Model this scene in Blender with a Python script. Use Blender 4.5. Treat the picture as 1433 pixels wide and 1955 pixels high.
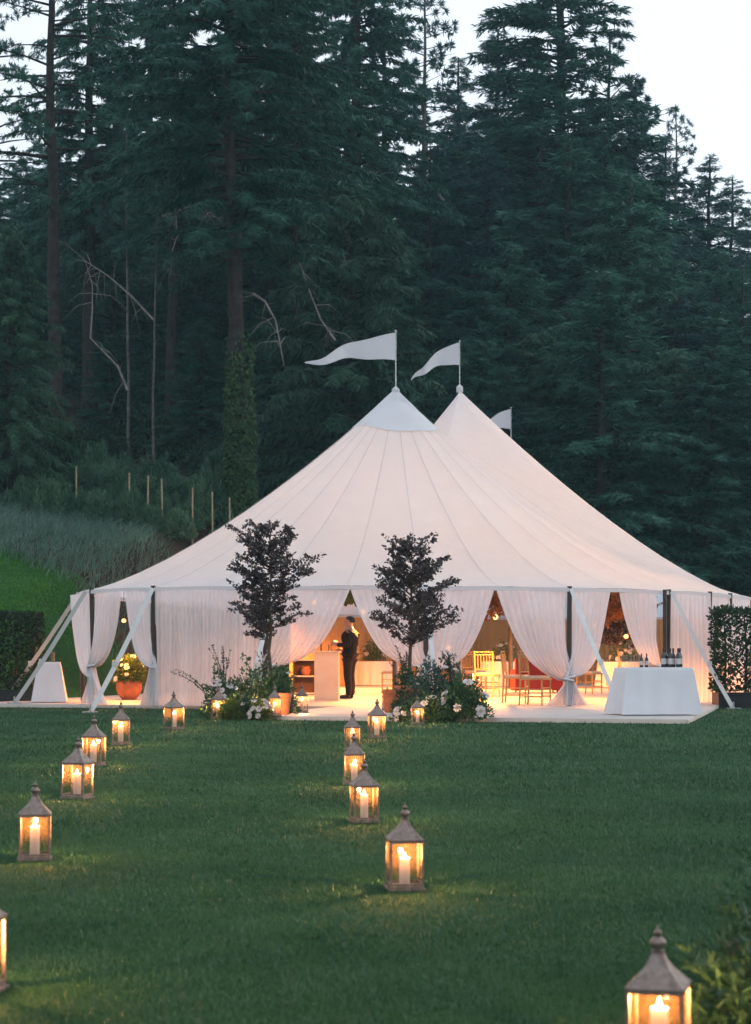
import bpy, bmesh, math, random
import numpy as np
from mathutils import Vector, Matrix, noise

for o in list(bpy.data.objects):
    bpy.data.objects.remove(o)
scene = bpy.context.scene
COL = scene.collection
R = math.radians

# ------------------------------------------------------------------ camera
FPX, PX0, HOR, CAMZ = 3400.0, 716.5, 1252.0, 1.0     # focal length and horizon in photograph pixels
cam_d = bpy.data.cameras.new("camera")
cam = bpy.data.objects.new("camera", cam_d)
COL.objects.link(cam)
cam.location = (0, 0, CAMZ)
cam.rotation_euler = (R(90), 0, 0)
cam_d.sensor_fit = 'VERTICAL'
cam_d.sensor_height = 36.0
cam_d.lens = 36.0 * FPX / 1955.0
cam_d.shift_y = (HOR - 977.5) / 1955.0
cam_d.clip_start = 0.1
cam_d.clip_end = 2000
cam_d.dof.use_dof = True
cam_d.dof.focus_distance = 24.0
cam_d.dof.aperture_fstop = 5.6
scene.camera = cam

# ------------------------------------------------------------------ world, sun, exposure
world = bpy.data.worlds.new("World")
scene.world = world
world.use_nodes = True
wn, wl = world.node_tree.nodes, world.node_tree.links
wn.clear()
SUN_EL, SUN_ROT = R(12.0), R(60.0)
sky = wn.new('ShaderNodeTexSky')
sky.sky_type = 'NISHITA'
sky.sun_disc = False
sky.sun_elevation = SUN_EL
sky.sun_rotation = SUN_ROT
sky.air_density = 1.0
sky.dust_density = 3.5
sky.ozone_density = 1.5
hsv = wn.new('ShaderNodeHueSaturation')
hsv.inputs['Saturation'].default_value = 0.5
hsv.inputs['Value'].default_value = 1.0
bg = wn.new('ShaderNodeBackground')
bg.inputs['Strength'].default_value = 0.15
wo = wn.new('ShaderNodeOutputWorld')
# an even, bright evening overcast in front of the clear sky
cover = wn.new('ShaderNodeMix')
cover.data_type = 'RGBA'
cover.inputs[0].default_value = 0.72
cover.inputs[7].default_value = (5.7, 6.3, 7.1, 1)
wl.new(sky.outputs[0], hsv.inputs['Color'])
wl.new(hsv.outputs[0], cover.inputs[6])
wl.new(cover.outputs[2], bg.inputs['Color'])
wl.new(bg.outputs[0], wo.inputs['Surface'])

sun_d = bpy.data.lights.new("sun", 'SUN')
sun_d.energy = 0.5
sun_d.angle = R(50)
sun_d.color = (1.0, 0.95, 0.92)
sun = bpy.data.objects.new("sun", sun_d)
COL.objects.link(sun)
# sun_rotation 0 points along +Y, turning clockwise seen from above
sdir = Vector((math.sin(SUN_ROT) * math.cos(SUN_EL), math.cos(SUN_ROT) * math.cos(SUN_EL), math.sin(SUN_EL)))
sun.rotation_euler = sdir.to_track_quat('Z', 'Y').to_euler()

scene.view_settings.view_transform = 'Standard'
scene.view_settings.look = 'None'
scene.view_settings.gamma = 1.0
scene.view_settings.use_curve_mapping = False
scene.view_settings.exposure = 0.5

scene.render.engine = 'CYCLES'
cy = scene.cycles
cy.use_denoising = True
cy.denoiser = 'OPENIMAGEDENOISE'
cy.max_bounces = 7
cy.diffuse_bounces = 3
cy.glossy_bounces = 2
cy.transmission_bounces = 4
cy.transparent_max_bounces = 24
cy.volume_bounces = 0
cy.caustics_reflective = False
cy.caustics_refractive = False
cy.sample_clamp_indirect = 4.0
cy.use_light_tree = True
cy.use_adaptive_sampling = True
cy.adaptive_threshold = 0.02

rng = np.random.default_rng(7)
random.seed(7)


def P(px, py, d):
    """a point of the place from its photograph pixel and its distance"""
    return Vector(((px - PX0) / FPX * d, d, CAMZ + (HOR - py) / FPX * d))


def PXX(px, d):
    return (px - PX0) / FPX * d


def DG(py, z=0.0):
    """distance of a spot at height z seen at row py"""
    return (CAMZ - z) * FPX / (py - HOR)


# ------------------------------------------------------------------ helpers
def link(name, me, mat=None, parent=None, loc=None, rotz=None):
    o = bpy.data.objects.new(name, me)
    COL.objects.link(o)
    if mat is not None and me is not None and not me.materials:
        for m in (mat if isinstance(mat, (list, tuple)) else [mat]):
            me.materials.append(m)
    if parent is not None:
        o.parent = parent
    if loc is not None:
        o.location = loc
    if rotz is not None:
        o.rotation_euler = (0, 0, rotz)
    return o


def tag(o, label=None, cat=None, group=None, kind=None):
    if label:
        o['label'] = label
    if cat:
        o['category'] = cat
    if group:
        o['group'] = group
    if kind:
        o['kind'] = kind
    return o


def thing(name, label, cat, loc=(0, 0, 0), rotz=0.0, group=None):
    o = bpy.data.objects.new(name, None)
    COL.objects.link(o)
    o.location = loc
    o.rotation_euler = (0, 0, rotz)
    o.empty_display_size = 0.1
    return tag(o, label, cat, group)


def np_mesh(name, verts, faces, smooth=False):
    """verts (n,3), faces (m,k) with k fixed"""
    verts = np.asarray(verts, dtype=np.float32)
    faces = np.asarray(faces, dtype=np.int32)
    me = bpy.data.meshes.new(name)
    n, m, k = len(verts), len(faces), faces.shape[1]
    me.vertices.add(n)
    me.vertices.foreach_set('co', verts.ravel())
    me.loops.add(m * k)
    me.loops.foreach_set('vertex_index', faces.ravel())
    me.polygons.add(m)
    me.polygons.foreach_set('loop_start', np.arange(0, m * k, k, dtype=np.int32))
    me.polygons.foreach_set('loop_total', np.full(m, k, dtype=np.int32))
    if smooth:
        me.polygons.foreach_set('use_smooth', np.ones(m, dtype=bool))
    me.update(calc_edges=True)
    return me


def grid_faces(nu, nv, closed_u=False):
    f = []
    uu = nu if closed_u else nu - 1
    for j in range(nv - 1):
        for i in range(uu):
            a = j * nu + i
            b = j * nu + (i + 1) % nu
            f.append((a, b, b + nu, a + nu))
    return f


class MB:
    """collects simple solids and builds ONE mesh"""
    def __init__(self):
        self.v, self.f = [], []

    def add(self, vs, fs):
        n = len(self.v)
        self.v += [tuple(p) for p in vs]
        self.f += [tuple(i + n for i in q) for q in fs]
        return self

    def box(self, c, s, rz=0.0, taper=1.0):
        c = Vector(c)
        vs = []
        for k, z in enumerate((-.5, .5)):
            t = taper if k else 1.0
            for x, y in ((-.5, -.5), (.5, -.5), (.5, .5), (-.5, .5)):
                p = Vector((x * s[0] * t, y * s[1] * t, z * s[2]))
                p.rotate(Matrix.Rotation(rz, 3, 'Z'))
                vs.append(c + p)
        return self.add(vs, [(0, 3, 2, 1), (4, 5, 6, 7), (0, 1, 5, 4), (1, 2, 6, 5), (2, 3, 7, 6), (3, 0, 4, 7)])

    def tube(self, pts, radii, n=8, cap=True):
        pts = [Vector(p) for p in pts]
        if not isinstance(radii, (list, tuple)):
            radii = [radii] * len(pts)
        rings = []
        prev = None
        for i, p in enumerate(pts):
            t = (pts[min(i + 1, len(pts) - 1)] - pts[max(i - 1, 0)])
            if t.length < 1e-9:
                t = Vector((0, 0, 1))
            t.normalize()
            if prev is None:
                ref = Vector((1, 0, 0)) if abs(t.x) < .8 else Vector((0, 1, 0))
                a = t.cross(ref).normalized()
            else:
                a = (prev - t * prev.dot(t))
                a = a.normalized() if a.length > 1e-6 else t.orthogonal().normalized()
            prev = a
            b = t.cross(a)
            rings.append([p + (a * math.cos(2 * math.pi * k / n) + b * math.sin(2 * math.pi * k / n)) * radii[i] for k in range(n)])
        vs = [q for r in rings for q in r]
        fs = []
        for i in range(len(pts) - 1):
            for k in range(n):
                a, b = i * n + k, i * n + (k + 1) % n
                fs.append((a, b, b + n, a + n))
        if cap:
            fs.append(tuple(reversed(range(n))))
            fs.append(tuple((len(pts) - 1) * n + k for k in range(n)))
        return self.add(vs, fs)

    def lathe(self, prof, c=(0, 0, 0), n=20, cap=True):
        """prof: list of (radius, z)"""
        vs = []
        for r, z in prof:
            for k in range(n):
                a = 2 * math.pi * k / n
                vs.append((c[0] + r * math.cos(a), c[1] + r * math.sin(a), c[2] + z))
        fs = []
        for i in range(len(prof) - 1):
            for k in range(n):
                a, b = i * n + k, i * n + (k + 1) % n
                fs.append((a, b, b + n, a + n))
        if cap:
            fs.append(tuple(reversed(range(n))))
            fs.append(tuple((len(prof) - 1) * n + k for k in range(n)))
        return self.add(vs, fs)

    def mesh(self, name, smooth=False, angle=None):
        me = bpy.data.meshes.new(name)
        me.from_pydata(self.v, [], self.f)
        me.validate()
        if smooth:
            me.polygons.foreach_set('use_smooth', np.ones(len(me.polygons), dtype=bool))
            if angle is not None:
                try:
                    me.set_sharp_from_angle(angle=angle)
                except Exception:
                    pass
        me.update()
        return me

    def build(self, name, mat, parent=None, loc=None, rotz=None, smooth=False, angle=R(40)):
        return link(name, self.mesh(name, smooth, angle), mat, parent, loc, rotz)


def copy_tree(o, parent=None):
    c = o.copy()
    COL.objects.link(c)
    c.parent = parent
    for ch in list(o.children):
        copy_tree(ch, c)
    return c


# ------------------------------------------------------------------ materials
def new_mat(name):
    m = bpy.data.materials.new(name)
    m.use_nodes = True
    nt = m.node_tree
    nt.nodes.clear()
    out = nt.nodes.new('ShaderNodeOutputMaterial')
    return m, nt, out


def ramp(nt, fac, stops):
    r = nt.nodes.new('ShaderNodeValToRGB')
    els = r.color_ramp.elements
    while len(els) < len(stops):
        els.new(0.5)
    for e, (p, c) in zip(els, stops):
        e.position = p
        e.color = (*c, 1)
    nt.links.new(fac, r.inputs[0])
    return r.outputs[0]


def noise_tex(nt, scale, detail=4, rough=.55, vec=None, coord='Object'):
    n = nt.nodes.new('ShaderNodeTexNoise')
    n.inputs['Scale'].default_value = scale
    n.inputs['Detail'].default_value = detail
    n.inputs['Roughness'].default_value = rough
    if vec is None:
        tc = nt.nodes.new('ShaderNodeTexCoord')
        vec = tc.outputs[coord]
    nt.links.new(vec, n.inputs['Vector'])
    return n.outputs['Fac']


def bump(nt, height, strength, dist=0.02):
    b = nt.nodes.new('ShaderNodeBump')
    b.inputs['Strength'].default_value = strength
    b.inputs['Distance'].default_value = dist
    nt.links.new(height, b.inputs['Height'])
    return b.outputs[0]


def solid(name, c1, c2=None, rough=.6, scale=8, metal=0.0, bmp=0.15, spec=.4, sheen=0.0, bscale=None, dist=.01):
    m, nt, out = new_mat(name)
    p = nt.nodes.new('ShaderNodeBsdfPrincipled')
    f = noise_tex(nt, scale)
    p.inputs['Roughness'].default_value = rough
    p.inputs['Metallic'].default_value = metal
    p.inputs['Specular IOR Level'].default_value = spec
    c2 = c2 or tuple(x * .75 for x in c1)
    nt.links.new(ramp(nt, f, [(.3, c2), (.7, c1)]), p.inputs['Base Color'])
    if bmp:
        f2 = noise_tex(nt, bscale or scale * 4, 6)
        nt.links.new(bump(nt, f2, bmp, dist), p.inputs['Normal'])
    nt.links.new(p.outputs[0], out.inputs[0])
    return m


def leafy(name, dark, light, scale=1.2, trans=.25, rnd=.35, rough=.55, spec=.2, lo=.28, hi=.72):
    """foliage: colour drifts through the crown and from plant to plant"""
    m, nt, out = new_mat(name)
    f = noise_tex(nt, scale, 5, .7)
    oi = nt.nodes.new('ShaderNodeObjectInfo')
    mx = nt.nodes.new('ShaderNodeMath')
    mx.operation = 'MULTIPLY_ADD'
    nt.links.new(oi.outputs['Random'], mx.inputs[0])
    mx.inputs[1].default_value = rnd
    nt.links.new(f, mx.inputs[2])
    sb = nt.nodes.new('ShaderNodeMath')
    sb.operation = 'SUBTRACT'
    nt.links.new(mx.outputs[0], sb.inputs[0])
    sb.inputs[1].default_value = rnd * .5
    col = ramp(nt, sb.outputs[0], [(lo, dark), (hi, light)])
    p = nt.nodes.new('ShaderNodeBsdfPrincipled')
    p.inputs['Roughness'].default_value = rough
    p.inputs['Specular IOR Level'].default_value = spec
    nt.links.new(col, p.inputs['Base Color'])
    t = nt.nodes.new('ShaderNodeBsdfTranslucent')
    nt.links.new(col, t.inputs['Color'])
    mix = nt.nodes.new('ShaderNodeMixShader')
    mix.inputs[0].default_value = trans
    nt.links.new(p.outputs[0], mix.inputs[1])
    nt.links.new(t.outputs[0], mix.inputs[2])
    nt.links.new(mix.outputs[0], out.inputs[0])
    return m


def fabric(name, col, trans, transp=0.0, tcol=None, weave=220, bmp=.15, crease=0.0):
    """cloth: reflects, lets light through diffusely, and (sheers) is partly open"""
    m, nt, out = new_mat(name)
    f = noise_tex(nt, 3, 4)
    c = ramp(nt, f, [(.3, tuple(x * .93 for x in col)), (.7, col)])
    d = nt.nodes.new('ShaderNodeBsdfDiffuse')
    nt.links.new(c, d.inputs['Color'])
    t = nt.nodes.new('ShaderNodeBsdfTranslucent')
    t.inputs['Color'].default_value = (*(tcol or col), 1)
    if bmp:
        nb = bump(nt, noise_tex(nt, weave, 2), bmp, .002)
        if crease:
            b2 = nt.nodes.new('ShaderNodeBump')
            b2.inputs['Strength'].default_value = crease
            b2.inputs['Distance'].default_value = .06
            nt.links.new(noise_tex(nt, 1.1, 3, .5), b2.inputs['Height'])
            nt.links.new(nb, b2.inputs['Normal'])
            nb = b2.outputs[0]
            nt.links.new(nb, t.inputs['Normal'])
        nt.links.new(nb, d.inputs['Normal'])
    mix = nt.nodes.new('ShaderNodeMixShader')
    mix.inputs[0].default_value = trans
    nt.links.new(d.outputs[0], mix.inputs[1])
    nt.links.new(t.outputs[0], mix.inputs[2])
    res = mix.outputs[0]
    if transp:
        tr = nt.nodes.new('ShaderNodeBsdfTransparent')
        m2 = nt.nodes.new('ShaderNodeMixShader')
        m2.inputs[0].default_value = transp
        nt.links.new(res, m2.inputs[1])
        nt.links.new(tr.outputs[0], m2.inputs[2])
        res = m2.outputs[0]
    nt.links.new(res, out.inputs[0])
    return m


def emit(name, col, strength):
    m, nt, out = new_mat(name)
    e = nt.nodes.new('ShaderNodeEmission')
    e.inputs['Color'].default_value = (*col, 1)
    e.inputs['Strength'].default_value = strength
    nt.links.new(e.outputs[0], out.inputs[0])
    return m


M = {}
M['needles'] = leafy('conifer_needles', (.017, .076, .056), (.052, .160, .114), .5, .2, .4)
M['needles_fresh'] = leafy('fresh_green_needles', (.024, .074, .042), (.054, .128, .070), .6, .25, .3)
M['needles_blue'] = leafy('bluish_needles', (.023, .078, .078), (.062, .152, .150), .5, .2, .35)
M['bark'] = solid('dark_bark', (.055, .045, .040), (.022, .018, .016), .9, 3, bmp=.9, spec=.1, bscale=14, dist=.05)
M['bark_pale'] = solid('pale_bark', (.16, .15, .145), (.06, .052, .048), .9, 4, bmp=.7, spec=.1, bscale=12, dist=.03)
M['dead_wood'] = solid('dead_wood', (.30, .28, .26), (.14, .13, .12), .9, 5, bmp=.3, spec=.1)
M['ivy'] = leafy('ivy_leaves', (.016, .050, .018), (.055, .115, .040), 3, .15, .1)
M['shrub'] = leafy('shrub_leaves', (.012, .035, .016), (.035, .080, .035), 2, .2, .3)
M['hedge'] = leafy('hedge_leaves', (.010, .028, .012), (.040, .075, .030), 2.5, .15, .1)
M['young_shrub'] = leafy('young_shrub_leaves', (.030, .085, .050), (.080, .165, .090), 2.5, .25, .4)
M['pale_grass'] = leafy('pale_grass_blades', (.080, .160, .120), (.190, .310, .240), 1.5, .3, 0)
M['grass_blade'] = leafy('lawn_blades', (.015, .064, .028), (.056, .142, .070), .7, .3, 0, lo=.36, hi=.66, rough=.45, spec=.35)
M['bank_blade'] = leafy('bank_blades', (.050, .190, .022), (.110, .300, .055), 1.2, .3, 0)
M['copper_leaf'] = leafy('copper_leaves', (.032, .025, .027), (.088, .064, .064), 4, .15, .2, rough=.45, spec=.4)
M['bush_leaf'] = leafy('bouquet_leaves', (.018, .058, .028), (.075, .155, .070), 7, .25, .3)
M['bush_leaf_blue'] = leafy('bluish_leaves', (.020, .050, .042), (.060, .120, .100), 7, .2, .3)
M['bush_leaf_lime'] = leafy('lime_leaves', (.050, .090, .018), (.130, .180, .050), 7, .3, .3)
M['autumn_leaf'] = leafy('russet_leaves', (.10, .055, .014), (.30, .130, .030), 6, .35, .2)
M['petal'] = fabric('white_petals', (.80, .76, .74), .3, bmp=0)
M['olive_stem'] = solid('brown_stem', (.075, .055, .035), rough=.8)
M['stake'] = solid('split_wood_stake', (.33, .29, .20), (.20, .17, .11), .85, 6, spec=.1)
M['canvas'] = fabric('sailcloth', (.80, .80, .81), .50, tcol=(.64, .86, 1.0), weave=60, bmp=.1, crease=.5)
M['canvas_seam'] = fabric('sailcloth_seam', (.70, .69, .70), .40, tcol=(.58, .70, .80), weave=60, bmp=.1)
M['canvas_cap'] = fabric('sailcloth_cap', (.68, .69, .71), .18, weave=60, bmp=.1)
M['sheer'] = fabric('sheer_curtain_voile', (.90, .91, .95), .34, .12, tcol=(.88, .82, .80), weave=300, bmp=.1)
M['amber_drape'] = fabric('amber_drape', (.62, .36, .17), .25, tcol=(.6, .34, .16), weave=200, bmp=.2)  # cloth of the far curtains, amber all over
M['linen'] = fabric('white_linen', (.74, .75, .78), .08, weave=160, bmp=.2, crease=.35)
M['flag'] = fabric('pennant_cloth', (.76, .78, .84), .45, .22, weave=120, bmp=.1)
M['pole_wood'] = solid('dark_pole_wood', (.055, .040, .034), (.03, .022, .02), .55, 6, bmp=.1)
M['strap'] = fabric('webbing_strap', (.66, .67, .66), .1, weave=260, bmp=.4)
M['steel'] = solid('galvanised_steel', (.45, .46, .47), rough=.45, metal=1, scale=20, bmp=.1)
M['lantern_metal'] = solid('aged_lantern_metal', (.29, .235, .205), (.15, .105, .085), .5, 14, metal=.7, bmp=.25, bscale=60, dist=.002)
M['wax'] = fabric('candle_wax', (.86, .80, .76), .55, tcol=(1.0, .86, .76), bmp=0)
M['wick'] = solid('burnt_wick', (.02, .015, .012), rough=.9)
M['flame'] = emit('candle_flame', (1.0, .66, .34), 60)
M['lamp_glow'] = emit('lamp_globe_glow', (1.0, .44, .13), 5)
M['terracotta'] = solid('terracotta', (.42, .15, .075), (.30, .10, .05), .75, 9, bmp=.25, spec=.2)
M['white_wood'] = solid('painted_wood', (.62, .56, .50), (.54, .48, .43), .5, 4, bmp=.08)
M['gold_wood'] = solid('gold_chair_wood', (.52, .33, .15), (.40, .24, .10), .4, 10, bmp=.05)
M['cushion'] = solid('ivory_cushion', (.62, .55, .46), rough=.9, scale=20)
M['soil'] = solid('soil', (.04, .03, .022), rough=.95, scale=20, bmp=.6)
M['planter'] = solid('black_planter', (.012, .012, .014), rough=.5)
M['bottle'] = solid('dark_bottle_glass', (.010, .010, .014), rough=.12, spec=.7, bmp=0)
M['bottle_label'] = solid('paper_label', (.55, .52, .50), rough=.8, bmp=0)
M['foil'] = solid('bottle_foil', (.05, .02, .022), rough=.35, metal=.4, bmp=0)
M['suit'] = solid('black_suit_wool', (.018, .016, .016), (.010, .009, .009), .85, 12, spec=.15, bmp=.2)
M['skin'] = solid('skin', (.42, .25, .18), (.36, .20, .14), .55, 20, bmp=.02)
M['hair'] = solid('dark_hair', (.020, .013, .010), rough=.6, scale=60, bmp=.5)
M['shoe'] = solid('black_shoe_leather', (.010, .009, .009), rough=.3, bmp=0)
M['shirt'] = solid('white_shirt', (.70, .70, .72), rough=.8, bmp=0)
M['red_cloth'] = solid('red_upholstery', (.36, .035, .030), rough=.9, scale=14)
M['silver'] = solid('silver_tray', (.7, .69, .68), rough=.25, metal=1, bmp=0)
M['brown_wood'] = solid('brown_sideboard_wood', (.12, .055, .028), (.07, .03, .016), .45, 5)


def glass_mat(name, tint, tint_col):
    """thin pane: clear, a little reflection, a film of dust standing in for the candle glow"""
    m, nt, out = new_mat(name)
    tr = nt.nodes.new('ShaderNodeBsdfTransparent')
    tr.inputs['Color'].default_value = (.97, .94, .90, 1)
    g = nt.nodes.new('ShaderNodeBsdfGlossy')
    g.inputs['Roughness'].default_value = .04
    fr = nt.nodes.new('ShaderNodeFresnel')
    fr.inputs['IOR'].default_value = 1.45
    m1 = nt.nodes.new('ShaderNodeMixShader')
    nt.links.new(fr.outputs[0], m1.inputs[0])
    nt.links.new(tr.outputs[0], m1.inputs[1])
    nt.links.new(g.outputs[0], m1.inputs[2])
    d = nt.nodes.new('ShaderNodeBsdfDiffuse')
    d.inputs['Color'].default_value = (*tint_col, 1)
    t = nt.nodes.new('ShaderNodeBsdfTranslucent')
    t.inputs['Color'].default_value = (*tint_col, 1)
    m2 = nt.nodes.new('ShaderNodeMixShader')
    nt.links.new(d.outputs[0], m2.inputs[1])
    nt.links.new(t.outputs[0], m2.inputs[2])
    m3 = nt.nodes.new('ShaderNodeMixShader')
    f = noise_tex(nt, 14, 5)
    mm = nt.nodes.new('ShaderNodeMapRange')
    mm.inputs['From Min'].default_value = .3
    mm.inputs['From Max'].default_value = .7
    mm.inputs['To Min'].default_value = tint * .5
    mm.inputs['To Max'].default_value = tint * 1.5
    nt.links.new(f, mm.inputs['Value'])
    nt.links.new(mm.outputs[0], m3.inputs[0])
    nt.links.new(m1.outputs[0], m3.inputs[1])
    nt.links.new(m2.outputs[0], m3.inputs[2])
    nt.links.new(m3.outputs[0], out.inputs[0])
    return m


M['pane'] = glass_mat('glow_tinted_lantern_glass', .022, (.80, .42, .20))  # amber film puts the candle glow into the pane colour
M['glass'] = glass_mat('drinking_glass', .02, (.8, .8, .8))


def lawn_mat():
    m, nt, out = new_mat('mown_lawn')
    p = nt.nodes.new('ShaderNodeBsdfPrincipled')
    p.inputs['Roughness'].default_value = .9
    p.inputs['Specular IOR Level'].default_value = .08
    tc = nt.nodes.new('ShaderNodeTexCoord')
    big = noise_tex(nt, .55, 5, .6, tc.outputs['Object'])
    fine = noise_tex(nt, 42, 6, .75, tc.outputs['Object'])
    c1 = ramp(nt, big, [(.3, (.014, .056, .016)), (.7, (.034, .100, .030))])
    c2 = ramp(nt, fine, [(.3, (.35, .4, .35)), (.75, (1.5, 1.45, 1.4))])
    mul = nt.nodes.new('ShaderNodeMix')
    mul.data_type = 'RGBA'
    mul.blend_type = 'MULTIPLY'
    mul.inputs[0].default_value = 1.0
    nt.links.new(c1, mul.inputs[6])
    nt.links.new(c2, mul.inputs[7])
    nt.links.new(mul.outputs[2], p.inputs['Base Color'])
    nt.links.new(bump(nt, fine, .8, .03), p.inputs['Normal'])
    nt.links.new(p.outputs[0], out.inputs[0])
    return m


def deck_mat():
    m, nt, out = new_mat('whitewashed_deck')
    p = nt.nodes.new('ShaderNodeBsdfPrincipled')
    p.inputs['Roughness'].default_value = .55
    tc = nt.nodes.new('ShaderNodeTexCoord')
    mp = nt.nodes.new('ShaderNodeMapping')
    mp.inputs['Rotation'].default_value = (0, 0, math.atan2(.2425, .970))
    nt.links.new(tc.outputs['Object'], mp.inputs['Vector'])
    br = nt.nodes.new('ShaderNodeTexBrick')
    br.offset = .5
    br.inputs['Color1'].default_value = (.52, .49, .47, 1)
    br.inputs['Color2'].default_value = (.44, .41, .39, 1)
    br.inputs['Mortar'].default_value = (.22, .20, .19, 1)
    br.inputs['Scale'].default_value = 1.0
    br.inputs['Mortar Size'].default_value = .006
    br.inputs['Brick Width'].default_value = 2.4
    br.inputs['Row Height'].default_value = .30
    nt.links.new(mp.outputs[0], br.inputs['Vector'])
    st = nt.nodes.new('ShaderNodeMapping')
    st.inputs['Scale'].default_value = (1.2, 14, 14)
    nt.links.new(mp.outputs[0], st.inputs['Vector'])
    g = noise_tex(nt, 2.0, 6, .6, st.outputs[0])
    gr = ramp(nt, g, [(.3, (.80, .79, .78)), (.7, (1.06, 1.05, 1.04))])
    mul = nt.nodes.new('ShaderNodeMix')
    mul.data_type = 'RGBA'
    mul.blend_type = 'MULTIPLY'
    mul.inputs[0].default_value = 1.0
    nt.links.new(br.outputs['Color'], mul.inputs[6])
    nt.links.new(gr, mul.inputs[7])
    nt.links.new(mul.outputs[2], p.inputs['Base Color'])
    nt.links.new(p.outputs[0], out.inputs[0])
    return m


M['lawn'] = lawn_mat()
M['deck'] = deck_mat()
M['forest_floor'] = solid('leaf_litter', (.070, .046, .032), (.025, .020, .014), .95, .8, spec=.05, bmp=.9, bscale=9, dist=.08)

# ------------------------------------------------------------------ terrain
AX = Vector((.2425, .970))          # direction of the tent's ridge, in plan
NR = Vector((.970, -.2425))         # to its right
FLOOR = 0.07                        # top of the deck


def sstep(a, b, x):
    t = min(1.0, max(0.0, (x - a) / (b - a)))
    return t * t * (3 - 2 * t)


def hill_s(x, y):
    return -.6 * (x + 7.6) + .8 * (y - 35.0)


def ground_z(x, y):
    w = x - (.44 + .25 * (y - 38.5))
    s = hill_s(x, y)
    left = 1 - sstep(-10.2, -7.9, w)
    back = max(0.0, y - 62.0 - max(0.0, x - 13.5) * .3)

    def prof(s):
        if s <= 0:
            return 0.0
        if s < 2:
            return .39 * s * s / 4.0
        if s < 12:
            return .39 * (s - 1)
        if s < 70:
            return 4.29 + .28 * (s - 12)
        return 20.5 + .08 * (s - 70)
    a = prof(s) * left * sstep(28, 36, y)
    b = prof(back * .9)
    z = max(a, b) if w > -10.2 else a
    z += noise.noise((x * .11, y * .11, 0)) * .5 * sstep(6, 20, max(s * left, back))
    return z


def axis_vals(lo, hi, fine_lo, fine_hi, fstep, cstep):
    v = [lo]
    while v[-1] < hi - 1e-6:
        v.append(v[-1] + (fstep if fine_lo <= v[-1] < fine_hi else cstep))
    return v


gx = axis_vals(-320, 320, -20, 20, 1.0, 12.0)
gy = axis_vals(-40, 460, -10, 90, 1.0, 12.0)
gv = [(x, y, ground_z(x, y)) for y in gy for x in gx]
gf = grid_faces(len(gx), len(gy))
gme = np_mesh('ground', gv, gf, smooth=True)
ground = link('ground', gme, [M['lawn'], M['forest_floor']])
tag(ground, kind='structure')


def mown(x, y):
    """inside the mown grass: the lawn and the lower bank"""
    s = hill_s(x, y)
    lim = 11.0 - .85 * (x + 10.0)
    return s < max(7.0, min(14, lim)) and y < 61.5


for p in gme.polygons:
    c = p.center
    p.material_index = 0 if mown(c.x, c.y) or c.y < 30 else 1

# the deck under the tent
R0 = Vector((4.55, 26.0))
FLc = R0 - NR * 6.75
LJ = Vector((-3.1, 33.35))


def isect(p, u, q, v):
    det = u.x * -v.y + v.x * u.y
    r = q - p
    t = (r.x * -v.y + v.x * r.y) / det
    return p + u * t


INN = isect(FLc, AX, LJ, NR)
LL = LJ - NR * 5.0
deck_pts = [R0, R0 + AX * 36.5, LL + AX * 28, LL, INN, FLc]
bm = bmesh.new()
top = [bm.verts.new((p.x, p.y, FLOOR)) for p in deck_pts]
face = bm.faces.new(top)
ext = bmesh.ops.extrude_face_region(bm, geom=[face])
for e in ext['geom']:
    if isinstance(e, bmesh.types.BMVert):
        e.co.z = -.05
bmesh.ops.recalc_face_normals(bm, faces=bm.faces)
dme = bpy.data.meshes.new('deck')
bm.to_mesh(dme)
bm.free()
deck = link('deck', dme, M['deck'])
tag(deck, 'whitewashed wooden deck under the tent reaching out onto the lawn', 'deck')
trim = MB()
for a, b in ((R0, FLc), (R0, R0 + AX * 34), (LL, INN), (FLc, INN)):
    dv = (b - a)
    mid = (a + b) / 2
    out = Vector((dv.y, -dv.x)).normalized()
    if (mid + out - Vector((2, 45))).length < (mid - Vector((2, 45))).length:
        out = -out
    mid = mid + out * .012
    trim.box((mid.x, mid.y, FLOOR - .035), (dv.length, .02, .055), math.atan2(dv.y, dv.x))
trim.build('edge_board', M['white_wood'], deck)

# ------------------------------------------------------------------ forest
def unit(v):
    return v / np.maximum(np.linalg.norm(v, axis=1, keepdims=True), 1e-9)


def cards(pos, direc, length, width, r, upbias=.6):
    """diamond leaves: base, side, tip, side"""
    n = len(pos)
    d = unit(direc)
    ref = r.normal(size=(n, 3))
    ref[:, 2] += upbias * 2
    side = unit(np.cross(d, ref))
    L, W = length[:, None], width[:, None]
    mid = pos + d * L * .45
    v = np.stack([pos, mid + side * W * .5, pos + d * L, mid - side * W * .5], axis=1).reshape(-1, 3)
    f = np.arange(4 * n).reshape(-1, 4)
    return v, f


def trunk_builder(mb, H, r0, r, lean=.0, taper=.9, n=9, seg=14):
    pts, rad = [], []
    ox = oy = 0.0
    for i in range(seg + 1):
        t = i / seg
        ox += r.normal() * .035 * H / 26
        oy += r.normal() * .035 * H / 26
        pts.append((ox + lean * t * H, oy, t * H - (.4 if i == 0 else 0)))
        flare = 1 + .45 * math.exp(-t * H / .9)
        rad.append(r0 * flare * (1 - taper * t ** 1.1) + .012)
    mb.tube(pts, rad, n)
    return np.array(pts)


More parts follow.
